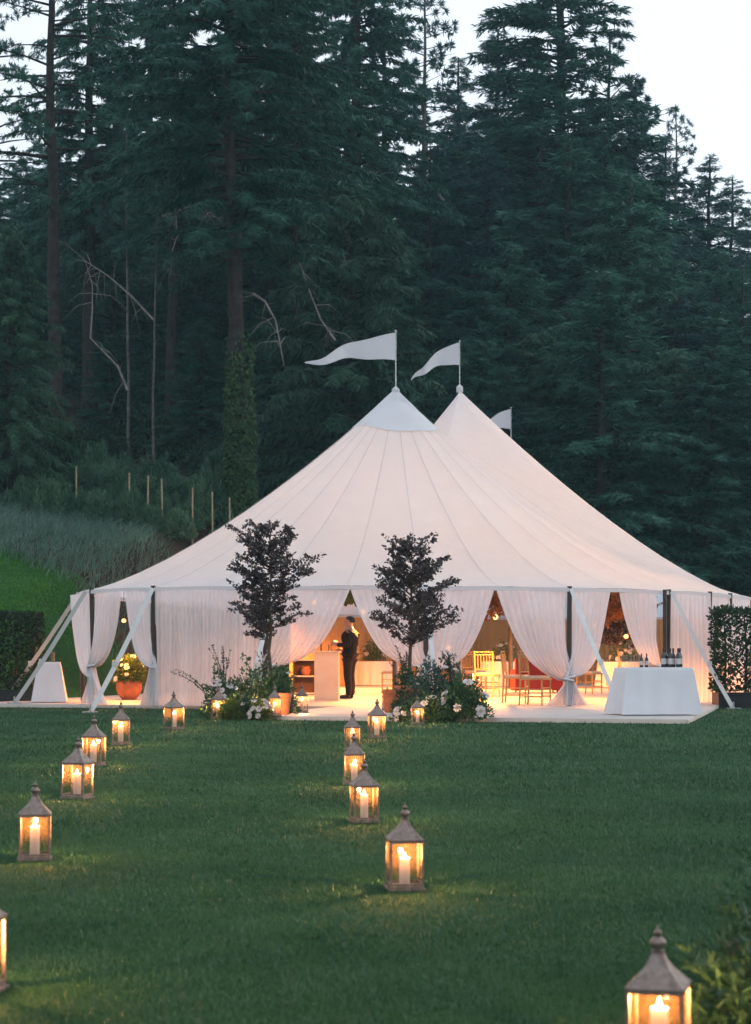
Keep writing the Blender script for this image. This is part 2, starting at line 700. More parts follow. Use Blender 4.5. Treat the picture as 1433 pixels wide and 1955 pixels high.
def conifer(name, seed, H, r0, base, rmax, nbr, droop, style, needle, per_m=42, wood=None, dead_from=.12, dead=26, shape=1.0):
    """one conifer: returns (trunk mesh, crown mesh); branch wood goes with the trunk"""
    r = np.random.default_rng(seed)
    mb = MB()
    tp = trunk_builder(mb, H, r0, r)

    def axis(h):
        t = np.clip(h / H, 0, 1) * (len(tp) - 1)
        i = int(min(t, len(tp) - 2))
        return tp[i] + (tp[i + 1] - tp[i]) * (t - i)
    pos, dr, ln, wd = [], [], [], []
    for b in range(nbr):
        u = (b + r.random()) / nbr
        h = H * (base + (1 - base) * u ** .92)
        if style == 'pine' and r.random() < .25:
            continue
        L = rmax * ((1 - u) ** shape * (.55 + .45 * min(1, u * 5)) + .06) * r.uniform(.55, 1.15)
        az = r.uniform(0, 2 * math.pi)
        o = axis(h)
        up0 = r.uniform(-.05, .35) + .45 * u
        k = 7
        ts = np.linspace(0, 1, k)
        out = np.array([math.cos(az), math.sin(az), 0])
        bend = r.normal() * .25
        sidev = np.array([-math.sin(az), math.cos(az), 0])
        pts = o + np.outer(ts * L, out) + np.outer(bend * L * ts ** 2 * .5, sidev)
        pts[:, 2] += up0 * L * ts * .7 - droop * L * ts ** 2
        if L > .5:
            mb.tube([tuple(p) for p in pts[::2]], [max(.008, .022 * L * (1 - .85 * q)) for q in ts[::2]], 3, cap=False)
        m = max(8, int(L * per_m))
        if style == 'pine':
            nt = max(2, int(L * 2.2))
            tc = r.uniform(.35, 1.02, nt)
            tc = np.repeat(tc, max(4, m // nt))
            m = len(tc)
            spread = np.repeat(r.normal(size=(nt, 3)) * np.array([.22, .22, .12]) * (.6 + .12 * L), max(4, m // nt), axis=0)
        else:
            tc = r.uniform(.10, 1.0, m) ** .8
            spread = r.normal(size=(m, 3)) * .05
        ip = np.clip(tc, 0, .9999) * (k - 1)
        i0 = ip.astype(int)
        pp = pts[i0] + (pts[i0 + 1] - pts[i0]) * (ip - i0)[:, None] + spread
        along = unit(pts[i0 + 1] - pts[i0])
        sgn = r.choice([-1, 1], m)[:, None]
        if style == 'pine':
            dd = r.normal(size=(m, 3)) + along * .7 + np.array([0, 0, .35])
            q = r.uniform(.20, .40, m)
            w = q * r.uniform(.12, .22, m)
        else:
            dd = along * r.uniform(.3, 1.0, (m, 1)) + sidev * sgn * r.uniform(.3, 1.1, (m, 1)) + r.normal(size=(m, 3)) * .22
            dd[:, 2] -= r.uniform(0, .55 if style == 'fir' else 1.3, m)
            q = r.uniform(.26, .62, m) * (.65 + .5 * (1 - tc)) * (.75 + .07 * L)
            w = q * r.uniform(.11, .22, m)
        pos.append(pp)
        dr.append(dd)
        ln.append(q)
        wd.append(w)
    # dead twigs on the bare stem
    for b in range(dead):
        h = H * r.uniform(min(dead_from, base), base + .05)
        az = r.uniform(0, 2 * math.pi)
        L = r.uniform(.4, 1.5)
        o = axis(h)
        p1 = o + np.array([math.cos(az), math.sin(az), -.1]) * L * .6
        p2 = p1 + np.array([math.cos(az + .2), math.sin(az + .2), -.5]) * L * .4
        mb.tube([tuple(o), tuple(p1), tuple(p2)], [.018, .011, .004], 3, cap=False)
    pos, dr, ln, wd = np.concatenate(pos), np.concatenate(dr), np.concatenate(ln), np.concatenate(wd)
    v, f = cards(pos, dr, ln, wd, r)
    tme = mb.mesh(name + '_trunk', True)
    tme.materials.append(wood or M['bark'])
    cme = np_mesh(name + '_crown', v, f)
    cme.materials.append(needle)
    return tme, cme, H


KINDS = {
    'fir': conifer('fir', 1, 28, .34, .14, 6.2, 230, .26, 'fir', M['needles'], 92, shape=.85),
    'fir2': conifer('fir_blue', 2, 26, .30, .08, 5.6, 220, .22, 'fir', M['needles_blue'], 92, shape=.85),
    'redwood': conifer('redwood', 3, 30, .42, .28, 6.0, 210, .40, 'weep', M['needles'], 92, shape=.75),
    'redwood2': conifer('redwood_high', 4, 34, .36, .40, 6.6, 210, .34, 'weep', M['needles'], 90, dead=44, shape=.7),
    'pine': conifer('pine', 5, 30, .36, .34, 6.0, 150, .12, 'pine', M['needles'], 130, shape=.55, dead=30),
    'open': conifer('open_pine', 15, 34, .38, .38, 5.0, 90, .16, 'pine', M['needles'], 70, dead=60, shape=.6),
    'sparse': conifer('sparse', 6, 30, .26, .46, 3.6, 110, .10, 'pine', M['needles_blue'], 80, wood=M['bark_pale'], dead=150, shape=.75, dead_from=.05),
    'low': conifer('low_fir', 7, 16, .22, .03, 5.2, 230, .26, 'fir', M['needles'], 96, shape=.75),
    'low2': conifer('low_fresh_fir', 8, 14, .2, .03, 5.0, 230, .34, 'weep', M['needles_fresh'], 96, shape=.7),
    'thin': conifer('thin_stem', 9, 24, .13, .62, 2.0, 60, .2, 'fir', M['needles'], 40, wood=M['bark_pale'], dead=40),
}
GAP = Vector((0, 0, 0))


def plant_tree(kind, px, d, top_y=None, label='', height=None, group=None, wide=1.0, rot=None, name='conifer_tree', dz=0.0):
    tme, cme, H0 = KINDS[kind]
    x = PXX(px, d)
    z = ground_z(x, d) + dz
    if height is None:
        height = CAMZ + (HOR - top_y) / FPX * d - z
    s = height / H0
    t = thing(name, label, 'tree', (x, d, z), rot if rot is not None else random.uniform(0, 6.28), group)
    w = s * wide
    for nm, me in (('trunk', tme), ('crown', cme)):
        c = link(nm, me, None, t)
        c.scale = (w, w, s)
    return t


# the trees one can tell apart: kind, column, distance, row of the top, width, label
SINGLE = [
    ('open', 104, 60, -330, 1.1, 'dark tall conifer whose bare trunk stands against the bright gap at upper left'),
    ('redwood2', 458, 57, -360, 1.25, 'thick ivy-clad conifer standing behind the left slope of the tent roof'),
    ('thin', 291, 62, 330, .9, 'thin pale dead-looking trunk between the ivy-clad tree and the dark left trunk'),
    ('thin', 246, 66, 250, .9, 'slender dark trunk just beside the thin pale trunk on the wooded slope'),
    ('sparse', 806, 80, -60, 1.0, 'sparse pale-trunked conifer with bare twigs rising behind the two front pennants'),
    ('fir', 1072, 84, -290, 1.2, 'tallest broad conifer at the edge of the bright sky'),
    ('fir2', 941, 90, 58, 1.2, 'pointed conifer tip in the sky gap beside the tallest broad conifer'),
    ('pine', 1160, 88, 60, 1.0, 'loose-crowned conifer on the sky side of the tallest broad conifer'),
    ('fir2', 1205, 86, 150, 1.15, 'short-tipped conifer leaning out where the skyline starts to drop'),
    ('sparse', 1291, 92, 212, 1.0, 'thin see-through conifer spire alone on the falling skyline'),
    ('fir2', 1262, 96, 262, 1.3, 'bushy conifer filling in before the see-through spire'),
    ('fir2', 1346, 93, 300, 1.35, 'rounded conifer just past the see-through spire'),
    ('fir', 1396, 94, 340, 1.3, 'small pointed conifer near the picture edge on the falling skyline'),
    ('fir2', 1440, 90, 385, 1.3, 'last conifer of the skyline cut by the right picture edge'),
    ('fir', 876, 95, 110, 1.2, 'conifer filling the low sky gap beside the sparse pale trunk'),
    ('pine', 730, 86, -60, 1.0, 'loose bluish conifer whose crown reaches the top beside the sparse pale trunk'),
    ('open', -22, 70, -140, 1.0, 'open-crowned conifer at the far left with sky showing through'),
    ('low2', 20, 53, 430, .8, 'fresh green drooping conifer at the left picture edge'),
    ('low2', 655, 64, 330, .95, 'green-boughed conifer right behind the tallest pennant'),
]
for k, px, d, ty, w, lab in SINGLE:
    plant_tree(k, px, d, ty, lab, wide=w)

# the rest of the wood
G1 = 'tall conifers closing the wood behind'
L1 = 'tall dark conifer in the closed wood behind the trunks, its tip out of the picture'
for px, d, k in ((165, 74, 'redwood'), (225, 82, 'fir'), (330, 72, 'redwood2'), (375, 80, 'fir'), (415, 90, 'pine'), (515, 76, 'redwood'),
                 (560, 68, 'redwood2'), (600, 84, 'fir'), (660, 92, 'pine'), (690, 76, 'redwood'), (60, 88, 'fir'), (-30, 78, 'redwood'),
                 (125, 96, 'pine'), (290, 94, 'redwood'), (480, 98, 'fir'), (560, 100, 'pine')):
    top = random.uniform(-330, -60) if k in ('redwood2', 'redwood') else random.uniform(40, 190)
    if px < 150:
        top = random.uniform(270, 340)
    lab, grp = (L1, G1) if top < 0 else ('conifer in the closed wood whose tip shows among the taller trees', 'shorter conifers in the closed wood')
    if px < 150:
        lab, grp = 'lower conifer closing the wood under the bright gap at upper left', 'conifers under the bright gap'
    plant_tree(k, px + random.uniform(-8, 8), d, top, lab, group=grp, wide=random.uniform(.95, 1.2))
G2 = 'mid-height conifers behind the tent'
L2 = 'dense mid-height conifer in the unbroken green wall behind the tent'


def skyline(px):
    pts = [(700, 60), (800, 150), (880, 170), (940, 150), (1000, 90), (1080, 60), (1170, 170), (1220, 290), (1300, 350), (1380, 400), (1480, 440)]
    for (a, ya), (b, yb) in zip(pts, pts[1:]):
        if a <= px <= b:
            return ya + (yb - ya) * (px - a) / (b - a)
    return 60 if px < 700 else 440


for i, px in enumerate(range(740, 1500, 42)):
    d = 76 + (i * 7) % 11
    plant_tree(('fir', 'fir2', 'redwood', 'low')[i % 4], px + random.uniform(-10, 10), d, skyline(px) + random.uniform(70, 230), L2, group=G2, wide=random.uniform(1.15, 1.5))
for i, px in enumerate(range(720, 1500, 62)):
    plant_tree(('low', 'low2', 'low', 'low')[i % 4], px + random.uniform(-14, 14), 66 + (i * 5) % 7, random.uniform(460, 720), L2, group=G2, wide=random.uniform(1.1, 1.4))
G3 = 'low conifers in the dark of the wood'
L3 = 'low dark conifer in the shade under the tall trees'
for px, d, ty in ((-20, 72, 520), (60, 80, 430), (180, 86, 480), (210, 70, 640), (345, 76, 520), (385, 68, 610), (535, 66, 560), (590, 74, 480), (610, 66, 620),
                  (310, 90, 420), (130, 90, 520), (450, 84, 470), (660, 72, 620), (700, 66, 600)):
    plant_tree('low', px, d, ty, L3, group=G3, wide=1.3)

for px, d in ((-25, 104), (45, 112), (110, 106), (175, 116), (240, 108), (300, 118), (365, 106), (425, 114), (490, 108), (555, 118), (615, 106), (680, 112)):
    plant_tree('low', px, d, random.uniform(250, 360), L3, group=G3, wide=1.25)

# dead boughs that catch the light
def bough(name, pts3, r0, label, twigs=10, seed=1):
    r = np.random.default_rng(seed)
    mb = MB()
    pts3 = [Vector(p) for p in pts3]
    n = len(pts3)
    mb.tube(pts3, [r0 * (1 - .8 * i / (n - 1)) for i in range(n)], 6)
    for k in range(twigs):
        i = r.integers(0, n - 1)
        p = pts3[i].lerp(pts3[i + 1], r.random())
        d = Vector((r.normal(), r.normal() * .4, r.normal() * .7 - .2)).normalized() * r.uniform(.3, 1.3)
        q = p + d * .5 + Vector((0, 0, .05))
        e = p + d + Vector((0, 0, -.25 * d.length))
        mb.tube([p, q, e], [r0 * .32, r0 * .22, r0 * .06], 4)
        if r.random() < .6:
            e2 = q + Vector((r.normal(), r.normal() * .4, r.normal() * .6 - .3)) * .35
            mb.tube([q, e2], [r0 * .18, r0 * .05], 3)
    base = pts3[0].copy()
    o = mb.build(name, M['dead_wood'], smooth=True)
    return tag(o, label, 'dead branch')


def zpts(lst, d):
    return [P(a, b, d) for a, b in lst]


bough('dead_bough', zpts([(243, 745), (225, 700), (172, 645), (176, 590), (176, 545), (163, 500)], 61), .05, 'crooked pale dead bough bending up beside the dark left trunk', 8, 3)
bough('dead_bough', zpts([(292, 610), (250, 565), (208, 528), (165, 500), (140, 478)], 61.5), .045, 'long slanting dead bough running up to the thin pale trunk', 14, 5)
bough('dead_bough', zpts([(296, 418), (325, 408), (360, 395), (400, 405), (425, 425)], 61.3), .045, 'dead branching bough sticking out from the top of the thin pale trunk', 16, 8)
bough('dead_bough', zpts([(335, 412), (338, 450), (328, 480), (326, 520)], 61), .035, 'short hooked dead bough hanging beside the thin pale trunk', 6, 9)
bough('dead_bough', zpts([(640, 650), (612, 610), (592, 560), (575, 510), (558, 480)], 60.5), .04, 'dead bough reaching up left of the tallest pennant', 12, 11)
bough('dead_bough', zpts([(482, 560), (505, 575), (525, 610), (535, 660), (542, 700)], 57.5), .045, 'drooping bare bough hanging from the ivy-clad trunk', 12, 12)
bough('dead_bough', zpts([(812, 350), (838, 372), (862, 405), (890, 445), (905, 460)], 79), .075, 'drooping dead bough from the sparse pale-trunked conifer', 16, 13)

# ivy on the thick trunk
def ivy(px, d, y0, y1, rad, n, parent_label):
    r = np.random.default_rng(33)
    x0 = PXX(px, d)
    z0, z1 = CAMZ + (HOR - y0) / FPX * d, CAMZ + (HOR - y1) / FPX * d
    h = np.minimum(r.random(n) ** 1.5, r.random(n) ** .8)
    a = r.uniform(0, 2 * math.pi, n)
    lump = .5 + .5 * np.sin(a * 2 + h * 17) * np.sin(h * 31 + a)
    keep = r.random(n) < .35 + .65 * lump
    h, a = h[keep], a[keep]
    n = len(h)
    rr = rad * (1.15 - .35 * h) * (.95 + .28 * r.random(n) * lump[keep] + .05)
    pos = np.stack([x0 + np.cos(a) * rr, d + np.sin(a) * rr, z0 + (z1 - z0) * h], axis=1)
    dd = np.stack([np.cos(a) * .6, np.sin(a) * .6, -np.ones(n)], axis=1) + r.normal(size=(n, 3)) * .4
    v, f = cards(pos, dd, r.uniform(.10, .20, n), r.uniform(.08, .15, n), r, 0)
    o = link('ivy', np_mesh('ivy', v, f), M['ivy'])
    tag(o, parent_label, 'ivy')


ivy(457, 57, 985, 625, .40, 9000, 'ivy climbing the thick trunk behind the tent roof')

# undergrowth of the wood and the planted bank
def leaf_mound(n, rx, ry, rz, r, lmin, lmax, wr=.5, hollow=.35):
    """leaves through the volume of an uneven dome, denser to the outside"""
    u = unit(r.normal(size=(n, 3)))
    u[:, 2] = np.abs(u[:, 2])
    lump = 1 + .22 * np.sin(u[:, 0] * 5 + r.uniform(0, 6)) * np.cos(u[:, 1] * 6 + r.uniform(0, 6)) + .12 * np.sin(u[:, 2] * 11 + u[:, 0] * 7)
    rad = (hollow + (1 - hollow) * r.random(n) ** .5) * lump
    pos = u * rad[:, None] * np.array([rx, ry, rz])
    dd = u * .7 + r.normal(size=(n, 3)) * .6 + np.array([0, 0, .25])
    ln = r.uniform(lmin, lmax, n)
    return cards(pos, dd, ln, ln * wr * r.uniform(.7, 1.2, n), r, .5)


SHRUB = []
for sd in (1, 2, 3):
    r = np.random.default_rng(50 + sd)
    v, f = leaf_mound(4200, 1.0, 1.0, 1.0, r, .07, .17)
    SHRUB.append(np_mesh('shrub_foliage', v, f))


def shrub(px, d, w, h, label, group=None, mat='shrub', name='shrub', k=0):
    me = SHRUB[k % 3]
    key = me.name + mat
    x = PXX(px, d)
    t = thing(name, label, 'shrub', (x, d, ground_z(x, d) - .1), random.uniform(0, 6), group)
    m2 = SHRUB_M.get((k % 3, mat))
    if m2 is None:
        m2 = me.copy()
        m2.materials.append(M[mat])
        SHRUB_M[(k % 3, mat)] = m2
    c = link('foliage', m2, None, t)
    c.scale = (w, w, h)
    mb = MB()
    for q in range(4):
        a = q * 1.6 + .3
        mb.tube([(0, 0, -.1), (math.cos(a) * w * .2, math.sin(a) * w * .2, h * .4), (math.cos(a) * w * .45, math.sin(a) * w * .45, h * .8)], [.03, .02, .008], 5)
    mb.build('stem', M['bark'], t)
    return t


SHRUB_M = {}
UG = 'undergrowth shrubs at the edge of the wood'
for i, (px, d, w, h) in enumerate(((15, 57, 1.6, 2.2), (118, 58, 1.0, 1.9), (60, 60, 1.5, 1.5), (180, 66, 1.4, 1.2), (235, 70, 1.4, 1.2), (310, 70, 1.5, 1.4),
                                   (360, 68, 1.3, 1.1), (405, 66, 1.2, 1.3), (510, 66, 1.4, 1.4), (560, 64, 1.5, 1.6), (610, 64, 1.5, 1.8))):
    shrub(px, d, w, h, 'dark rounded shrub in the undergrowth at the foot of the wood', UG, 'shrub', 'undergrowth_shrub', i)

# bank planting: young shrubs with their stakes
stakes = ((145, 890, 1000), (246, 903, 985), (281, 908, 985), (310, 914, 990), (367, 931, 985), (406, 939, 1000), (439, 950, 1010))
for i, (px, yt, yb) in enumerate(stakes):
    d = 53.0 + i * .25
    x = PXX(px, d)
    zb = ground_z(x, d)
    zt = CAMZ + (HOR - yt) / FPX * d
    mb = MB()
    lean = random.uniform(-.04, .04)
    mb.tube([(x, d, zb - .2), (x + lean, d, max(zt, zb + 1.0))], [.032, .028], 6)
    o = mb.build('garden_stake', M['stake'])
    tag(o, ('wooden stake number %s from the left on the planted bank' % ('one', 'two', 'three', 'four', 'five', 'six', 'seven')[i]).replace('number one', 'standing alone, first'), 'stake', 'stakes on the planted bank')
YG = 'young shrubs planted on the bank'
for i in range(26):
    px = 40 + i * 16.5 + random.uniform(-6, 6)
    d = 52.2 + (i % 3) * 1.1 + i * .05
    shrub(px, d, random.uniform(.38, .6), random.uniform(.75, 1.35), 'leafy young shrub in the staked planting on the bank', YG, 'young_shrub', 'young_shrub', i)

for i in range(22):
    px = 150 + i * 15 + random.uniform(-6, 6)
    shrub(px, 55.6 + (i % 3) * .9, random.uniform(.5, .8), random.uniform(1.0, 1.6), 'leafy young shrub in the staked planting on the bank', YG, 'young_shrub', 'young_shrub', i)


# tall pale grass above the mown bank
def blades(xy, z, length, width, r, arch=.5, segs=3, wind=(0, 0)):
    """arching blades, each a tapering strip"""
    n = len(xy)
    a = r.uniform(0, 2 * math.pi, n)
    dirx, diry = np.cos(a) + wind[0], np.sin(a) + wind[1]
    sx, sy = -np.sin(a), np.cos(a)
    out = []
    for k in range(segs + 1):
        t = k / segs
        w = width * (1 - t) ** .8 * .5
        h = length * (t - arch * .55 * t * t)
        o = length * arch * t * t
        cx, cyy, cz = xy[:, 0] + dirx * o, xy[:, 1] + diry * o, z + h
        out.append(np.stack([cx - sx * w, cyy - sy * w, cz], axis=1))
        out.append(np.stack([cx + sx * w, cyy + sy * w, cz], axis=1))
    v = np.stack(out, axis=1)          # n, 2(segs+1), 3
    k = 2 * (segs + 1)
    base = np.arange(n)[:, None] * k
    f = np.concatenate([base + np.array([[2 * i, 2 * i + 1, 2 * i + 3, 2 * i + 2]]) for i in range(segs)], axis=0)
    return v.reshape(-1, 3), f


r = np.random.default_rng(71)
pts = []
while len(pts) < 17000:
    x, y = r.uniform(-16, -1.5), r.uniform(40, 55)
    s = hill_s(x, y)
    lim = max(7.0, min(14, 11.0 - .85 * (x + 10.0)))
    if lim - .5 + r.normal() * .25 < s < lim + 4.8:
        pts.append((x + r.normal() * .12, y + r.normal() * .12))
xy = np.array(pts)
zz = np.array([ground_z(a, b) for a, b in pts])
v, f = blades(xy, zz - .03, r.uniform(.35, .8, len(xy)), r.uniform(.012, .03, len(xy)), r, .8, 3, (.5, -.4))
o = link('tall_grass', np_mesh('tall_grass', v, f), M['pale_grass'])
tag(o, 'pale arching grasses above the mown bank', 'grass', kind='stuff')

# short blades of the lawn: dense near the camera, sparser and coarser with distance
def lawn_blades():
    r = np.random.default_rng(5)
    xs, ys, ls, ws = [], [], [], []
    for d0, d1, dens, L, W in ((3.6, 6, 8000, .017, .0034), (6, 9, 4200, .019, .0044), (9, 13, 1900, .022, .006), (13, 19, 900, .026, .009), (19, 34, 300, .036, .015)):
        area = .5 * (d1 * d1 - d0 * d0) * .46
        n = int(area * dens)
        y = np.sqrt(r.uniform(d0 * d0, d1 * d1, n))
        x = r.uniform(-.23, .23, n) * y
        xs.append(x)
        ys.append(y)
        ls.append(L * r.uniform(.6, 1.5, n))
        ws.append(W * r.uniform(.7, 1.3, n))
    x, y, l, w = map(np.concatenate, (xs, ys, ls, ws))
    # mottled growth: blades come in tufts of uneven height
    q = np.sin(x * 9 + np.sin(y * 7) * 2) * np.cos(y * 8 + np.sin(x * 6) * 2)
    l *= 1 + .25 * q
    # keep off the deck
    rel = np.stack([x - R0.x, y - R0.y], axis=1)
    fa = rel @ np.array(AX)
    fr = rel @ np.array(NR)
    rel2 = np.stack([x - LJ.x, y - LJ.y], axis=1)
    fl = rel2 @ np.array(AX)
    keep = ~(((fa > -.03) & (fr < .03) & (fr > -6.78)) | (fl > -.03) & (fr < .03))
    x, y, l, w = x[keep], y[keep], l[keep], w[keep]
    xy = np.stack([x, y], axis=1)
    n = len(xy)
    a = r.uniform(0, 2 * math.pi, n)
    tilt = r.uniform(.1, .9, n)
    sx, sy = -np.sin(a) * w / 2, np.cos(a) * w / 2
    z0 = np.full(n, -.002)
    v = np.stack([np.stack([x - sx, y - sy, z0], 1), np.stack([x + sx, y + sy, z0], 1),
                  np.stack([x + np.cos(a) * l * tilt, y + np.sin(a) * l * tilt, l * (1 - .35 * tilt)], 1)], axis=1).reshape(-1, 3)
    o = link('lawn_grass', np_mesh('lawn_grass', v, np.arange(3 * n).reshape(-1, 3)), M['grass_blade'])
    tag(o, 'short mown grass of the lawn', 'grass', kind='stuff')


def bank_blades():
    r = np.random.default_rng(15)
    pts = []
    while len(pts) < 70000:
        x, y = r.uniform(-13, -3.5, 4000), r.uniform(33.5, 51, 4000)
        for a, c in zip(x, y):
            if a / c > -.225 and mown(a, c) and hill_s(a, c) > .3:
                pts.append((a, c))
    xy = np.array(pts)
    z = np.array([ground_z(a, c) for a, c in pts])
    n = len(xy)
    v, f = blades(xy, z - .01, r.uniform(.05, .11, n), r.uniform(.012, .022, n), r, .6, 1)
    o = link('bank_grass', np_mesh('bank_grass', v, f), M['bank_blade'])
    tag(o, 'short green grass of the mown bank behind the left hedge', 'grass', kind='stuff')


lawn_blades()
bank_blades()
# ------------------------------------------------------------------ tent
PK = [Vector((.436, 38.5, 6.72)), Vector((2.15, 45.5, 7.83)), Vector((3.99, 52.5, 7.0))]
ZE = 2.26
EAVE = [   # pole, x, y, ridge parameter (0 first peak .. 2 third peak)
    (PXX(150, 35.3), 35.3, 0.0), (PXX(172, 34.0), 34.0, 0.0), (PXX(290, 32.7), 32.7, 0.0), (PXX(505, 32.33), 32.33, 0.0),
    (PXX(812, 32.33), 32.33, 0.0), (PXX(1088, 32.95), 32.95, 0.0), (PXX(1278, 34.55), 34.55, 0.0), (PXX(1357, 35.7), 35.7, 0.0),
    (PXX(1396, 36.7), 36.7, 0.12), (PXX(1434, 38.3), 38.3, .3), (8.95, 41.2, .62), (9.75, 44.2, .95), (10.6, 47.4, 1.3), (11.3, 50.6, 1.65), (11.9, 53.8, 2.0),
    (11.3, 56.6, 2.0), (9.0, 59.0, 2.0), (5.8, 60.2, 2.0), (2.6, 59.4, 2.0), (.0, 57.2, 2.0), (-1.7, 54.2, 1.9),
    (-2.5, 51.2, 1.6), (-3.3, 48.0, 1.2), (-4.1, 45.0, .85), (-4.9, 42.0, .5), (-5.5, 38.9, .2)]
NE = len(EAVE)
SAD = [5.5, 5.7]


def ridge(t):
    t = min(2.0, max(0.0, t))
    i = 0 if t < 1 else 1
    f = t - i
    a, b = PK[i], PK[i + 1]
    p = a.lerp(b, f)
    g = abs(2 * f - 1)
    hi = a.z if f < .5 else b.z
    p.z = SAD[i] + (hi - SAD[i]) * g ** 1.7
    return p, 1.18 + .20 * g ** 1.5


def eave_pt(k):
    """k in half-bays: even = pole, odd = middle of the bay"""
    i = (k // 2) % NE
    a = EAVE[i]
    if k % 2 == 0:
        return Vector((a[0], a[1], ZE)), a[2]
    b = EAVE[(i + 1) % NE]
    m = Vector(((a[0] + b[0]) / 2, (a[1] + b[1]) / 2, ZE + .02))
    # the hem is bowed a little between the poles
    o = Vector((m.x - 2.2, m.y - 46, 0)).normalized()
    return m - o * .03, (a[2] + b[2]) / 2


def roof_pt(k0, f, t):
    """t 0 at the ridge, 1 at the hem"""
    e0, r0 = eave_pt(k0)
    e1, r1 = eave_pt((k0 + 1) % (2 * NE))
    e = e0.lerp(e1, f)
    rp, ex = ridge(r0 + (r1 - r0) * f)
    p = rp.lerp(e, t)
    p.z = e.z + (rp.z - e.z) * (1 - t) ** ex
    p.z -= .05 * math.sin(math.pi * f) * math.sin(math.pi * t) * t       # cloth hollow between its seams
    return p


tent = thing('pole_tent', 'large white sailcloth tent with two high peaks glowing warmly at dusk', 'tent', (2.2, 46, FLOOR))
TI = tent.location.copy()


def tent_child(o):
    o.parent = tent
    o.matrix_parent_inverse = Matrix.Translation(-TI)
    return o


TS = [0, .012, .03, .06, .1, .15, .21, .28, .35, .42, .5, .58, .66, .74, .82, .9, .96, 1.0]
for k in range(2 * NE):
    vs = [roof_pt(k, i / 4, t) for t in TS for i in range(5)]
    me = np_mesh('roof_panel', [tuple(p) for p in vs], grid_faces(5, len(TS)), smooth=True)
    tent_child(link('roof_panel', me, M['canvas']))
    # lapped seam, a narrow double strip lying on the joint
    ds = []
    for t in TS:
        a = roof_pt(k, .0, t)
        b = roof_pt(k, .02 + .0, min(1, t))
        c = roof_pt((k - 1) % (2 * NE), .98, min(1, t))
        w = (b - c)
        w = w.normalized() * .011 if w.length > 1e-6 else Vector((.001, 0, 0))
        out = Vector((a.x - PK[0].x, a.y - PK[0].y, 3.0)).normalized() * .012
        if t < .02:
            w *= .2
        ds += [a - w + out, a + w + out]
    me = np_mesh('seam', [tuple(p) for p in ds], grid_faces(2, len(TS)), smooth=True)
    tent_child(link('seam', me, M['canvas_seam']))
# hem band hanging from the edge
hem = []
for k in range(2 * NE):
    for f in (0, .5):
        p = roof_pt(k, f, 1.0)
        hem.append(p)
hv = [tuple(p + Vector((0, 0, -.005))) for p in hem] + [tuple(p + Vector((0, 0, -.075))) for p in hem]
n = len(hem)
tent_child(link('hem_band', np_mesh('hem_band', hv, [(i, (i + 1) % n, n + (i + 1) % n, n + i) for i in range(n)]), M['canvas_cap']))

# caps over the peaks and centre poles
for pi, pk in enumerate(PK):
    vs = []
    ang = 40
    drop = (.80, .42, .5)[pi]
    rings = 7
    for j in range(rings):
        q = j / (rings - 1)
        for a in range(ang):
            th = 2 * math.pi * a / ang
            # follow the roof: march outwards until it has dropped far enough
            best = None
            if pi == 0:
                pass
            rad = .035 + q * (1.02, .62, .62)[pi]
            x, y = pk.x + math.cos(th) * rad, pk.y + math.sin(th) * rad
            vs.append((x, y, None))
    # heights from the roof surface by casting down on the panels
    CAPV = vs
    pts = []
    dg = bpy.context.evaluated_depsgraph_get()
    # analytic height: nearest ray of the fan about this peak
    fan = []
    for k in range(2 * NE):
        for f in (0, .25, .5, .75):
            e0, r0 = eave_pt(k)
            e1, r1 = eave_pt((k + 1) % (2 * NE))
            for t in np.linspace(0, .6, 50):
                p = roof_pt(k, f, float(t))
                if (p.xy - pk.xy).length < 1.6:
                    fan.append((p.x, p.y, p.z))
    fan = np.array(fan)
    for x, y, _ in vs:
        d2 = (fan[:, 0] - x) ** 2 + (fan[:, 1] - y) ** 2
        idx = np.argsort(d2)[:6]
        w = 1 / (d2[idx] + 1e-4)
        pts.append((x, y, float((fan[idx, 2] * w).sum() / w.sum()) + .03))
    if pi:
        pts = [(pk.x + (p[0] - pk.x) * .25, pk.y + (p[1] - pk.y) * .25, p[2]) for p in pts[:0]]
    me = None if pi else np_mesh('peak_cap', pts, grid_faces(ang, rings, True), smooth=True)
    if me:
        tent_child(link('peak_cap', me, M['canvas_cap']))
    mb = MB()
    mb.lathe([(.05, -.16), (.085, -.10), (.085, .02), (.05, .05), (.02, .08)], (pk.x, pk.y, pk.z + .02), 12)
    tent_child(mb.build('peak_collar', M['canvas_cap'], smooth=True))
    mb = MB()
    mb.tube([(pk.x, pk.y, FLOOR), (pk.x, pk.y, pk.z - .05)], [.075, .065], 12)
    tent_child(mb.build('centre_pole', M['pole_wood'], smooth=True))
# side poles
for i in list(range(0, 15)) + [17]:
    e = EAVE[i]
    mb = MB()
    iv = (Vector((2.2, 46)) - Vector((e[0], e[1]))).normalized() * .12
    mb.tube([(e[0] + iv.x, e[1] + iv.y, FLOOR), (e[0] + iv.x * .3, e[1] + iv.y * .3, ZE + .03)], [.05, .045], 10)
    tent_child(mb.build('side_pole', M['pole_wood'], smooth=True))
mb = MB()
mb.tube([(PXX(1268, 34.5), 34.45, FLOOR), (PXX(1268, 34.5), 34.45, ZE + .02)], [.04, .04], 10)
tent_child(mb.build('side_pole', M['pole_wood'], smooth=True))


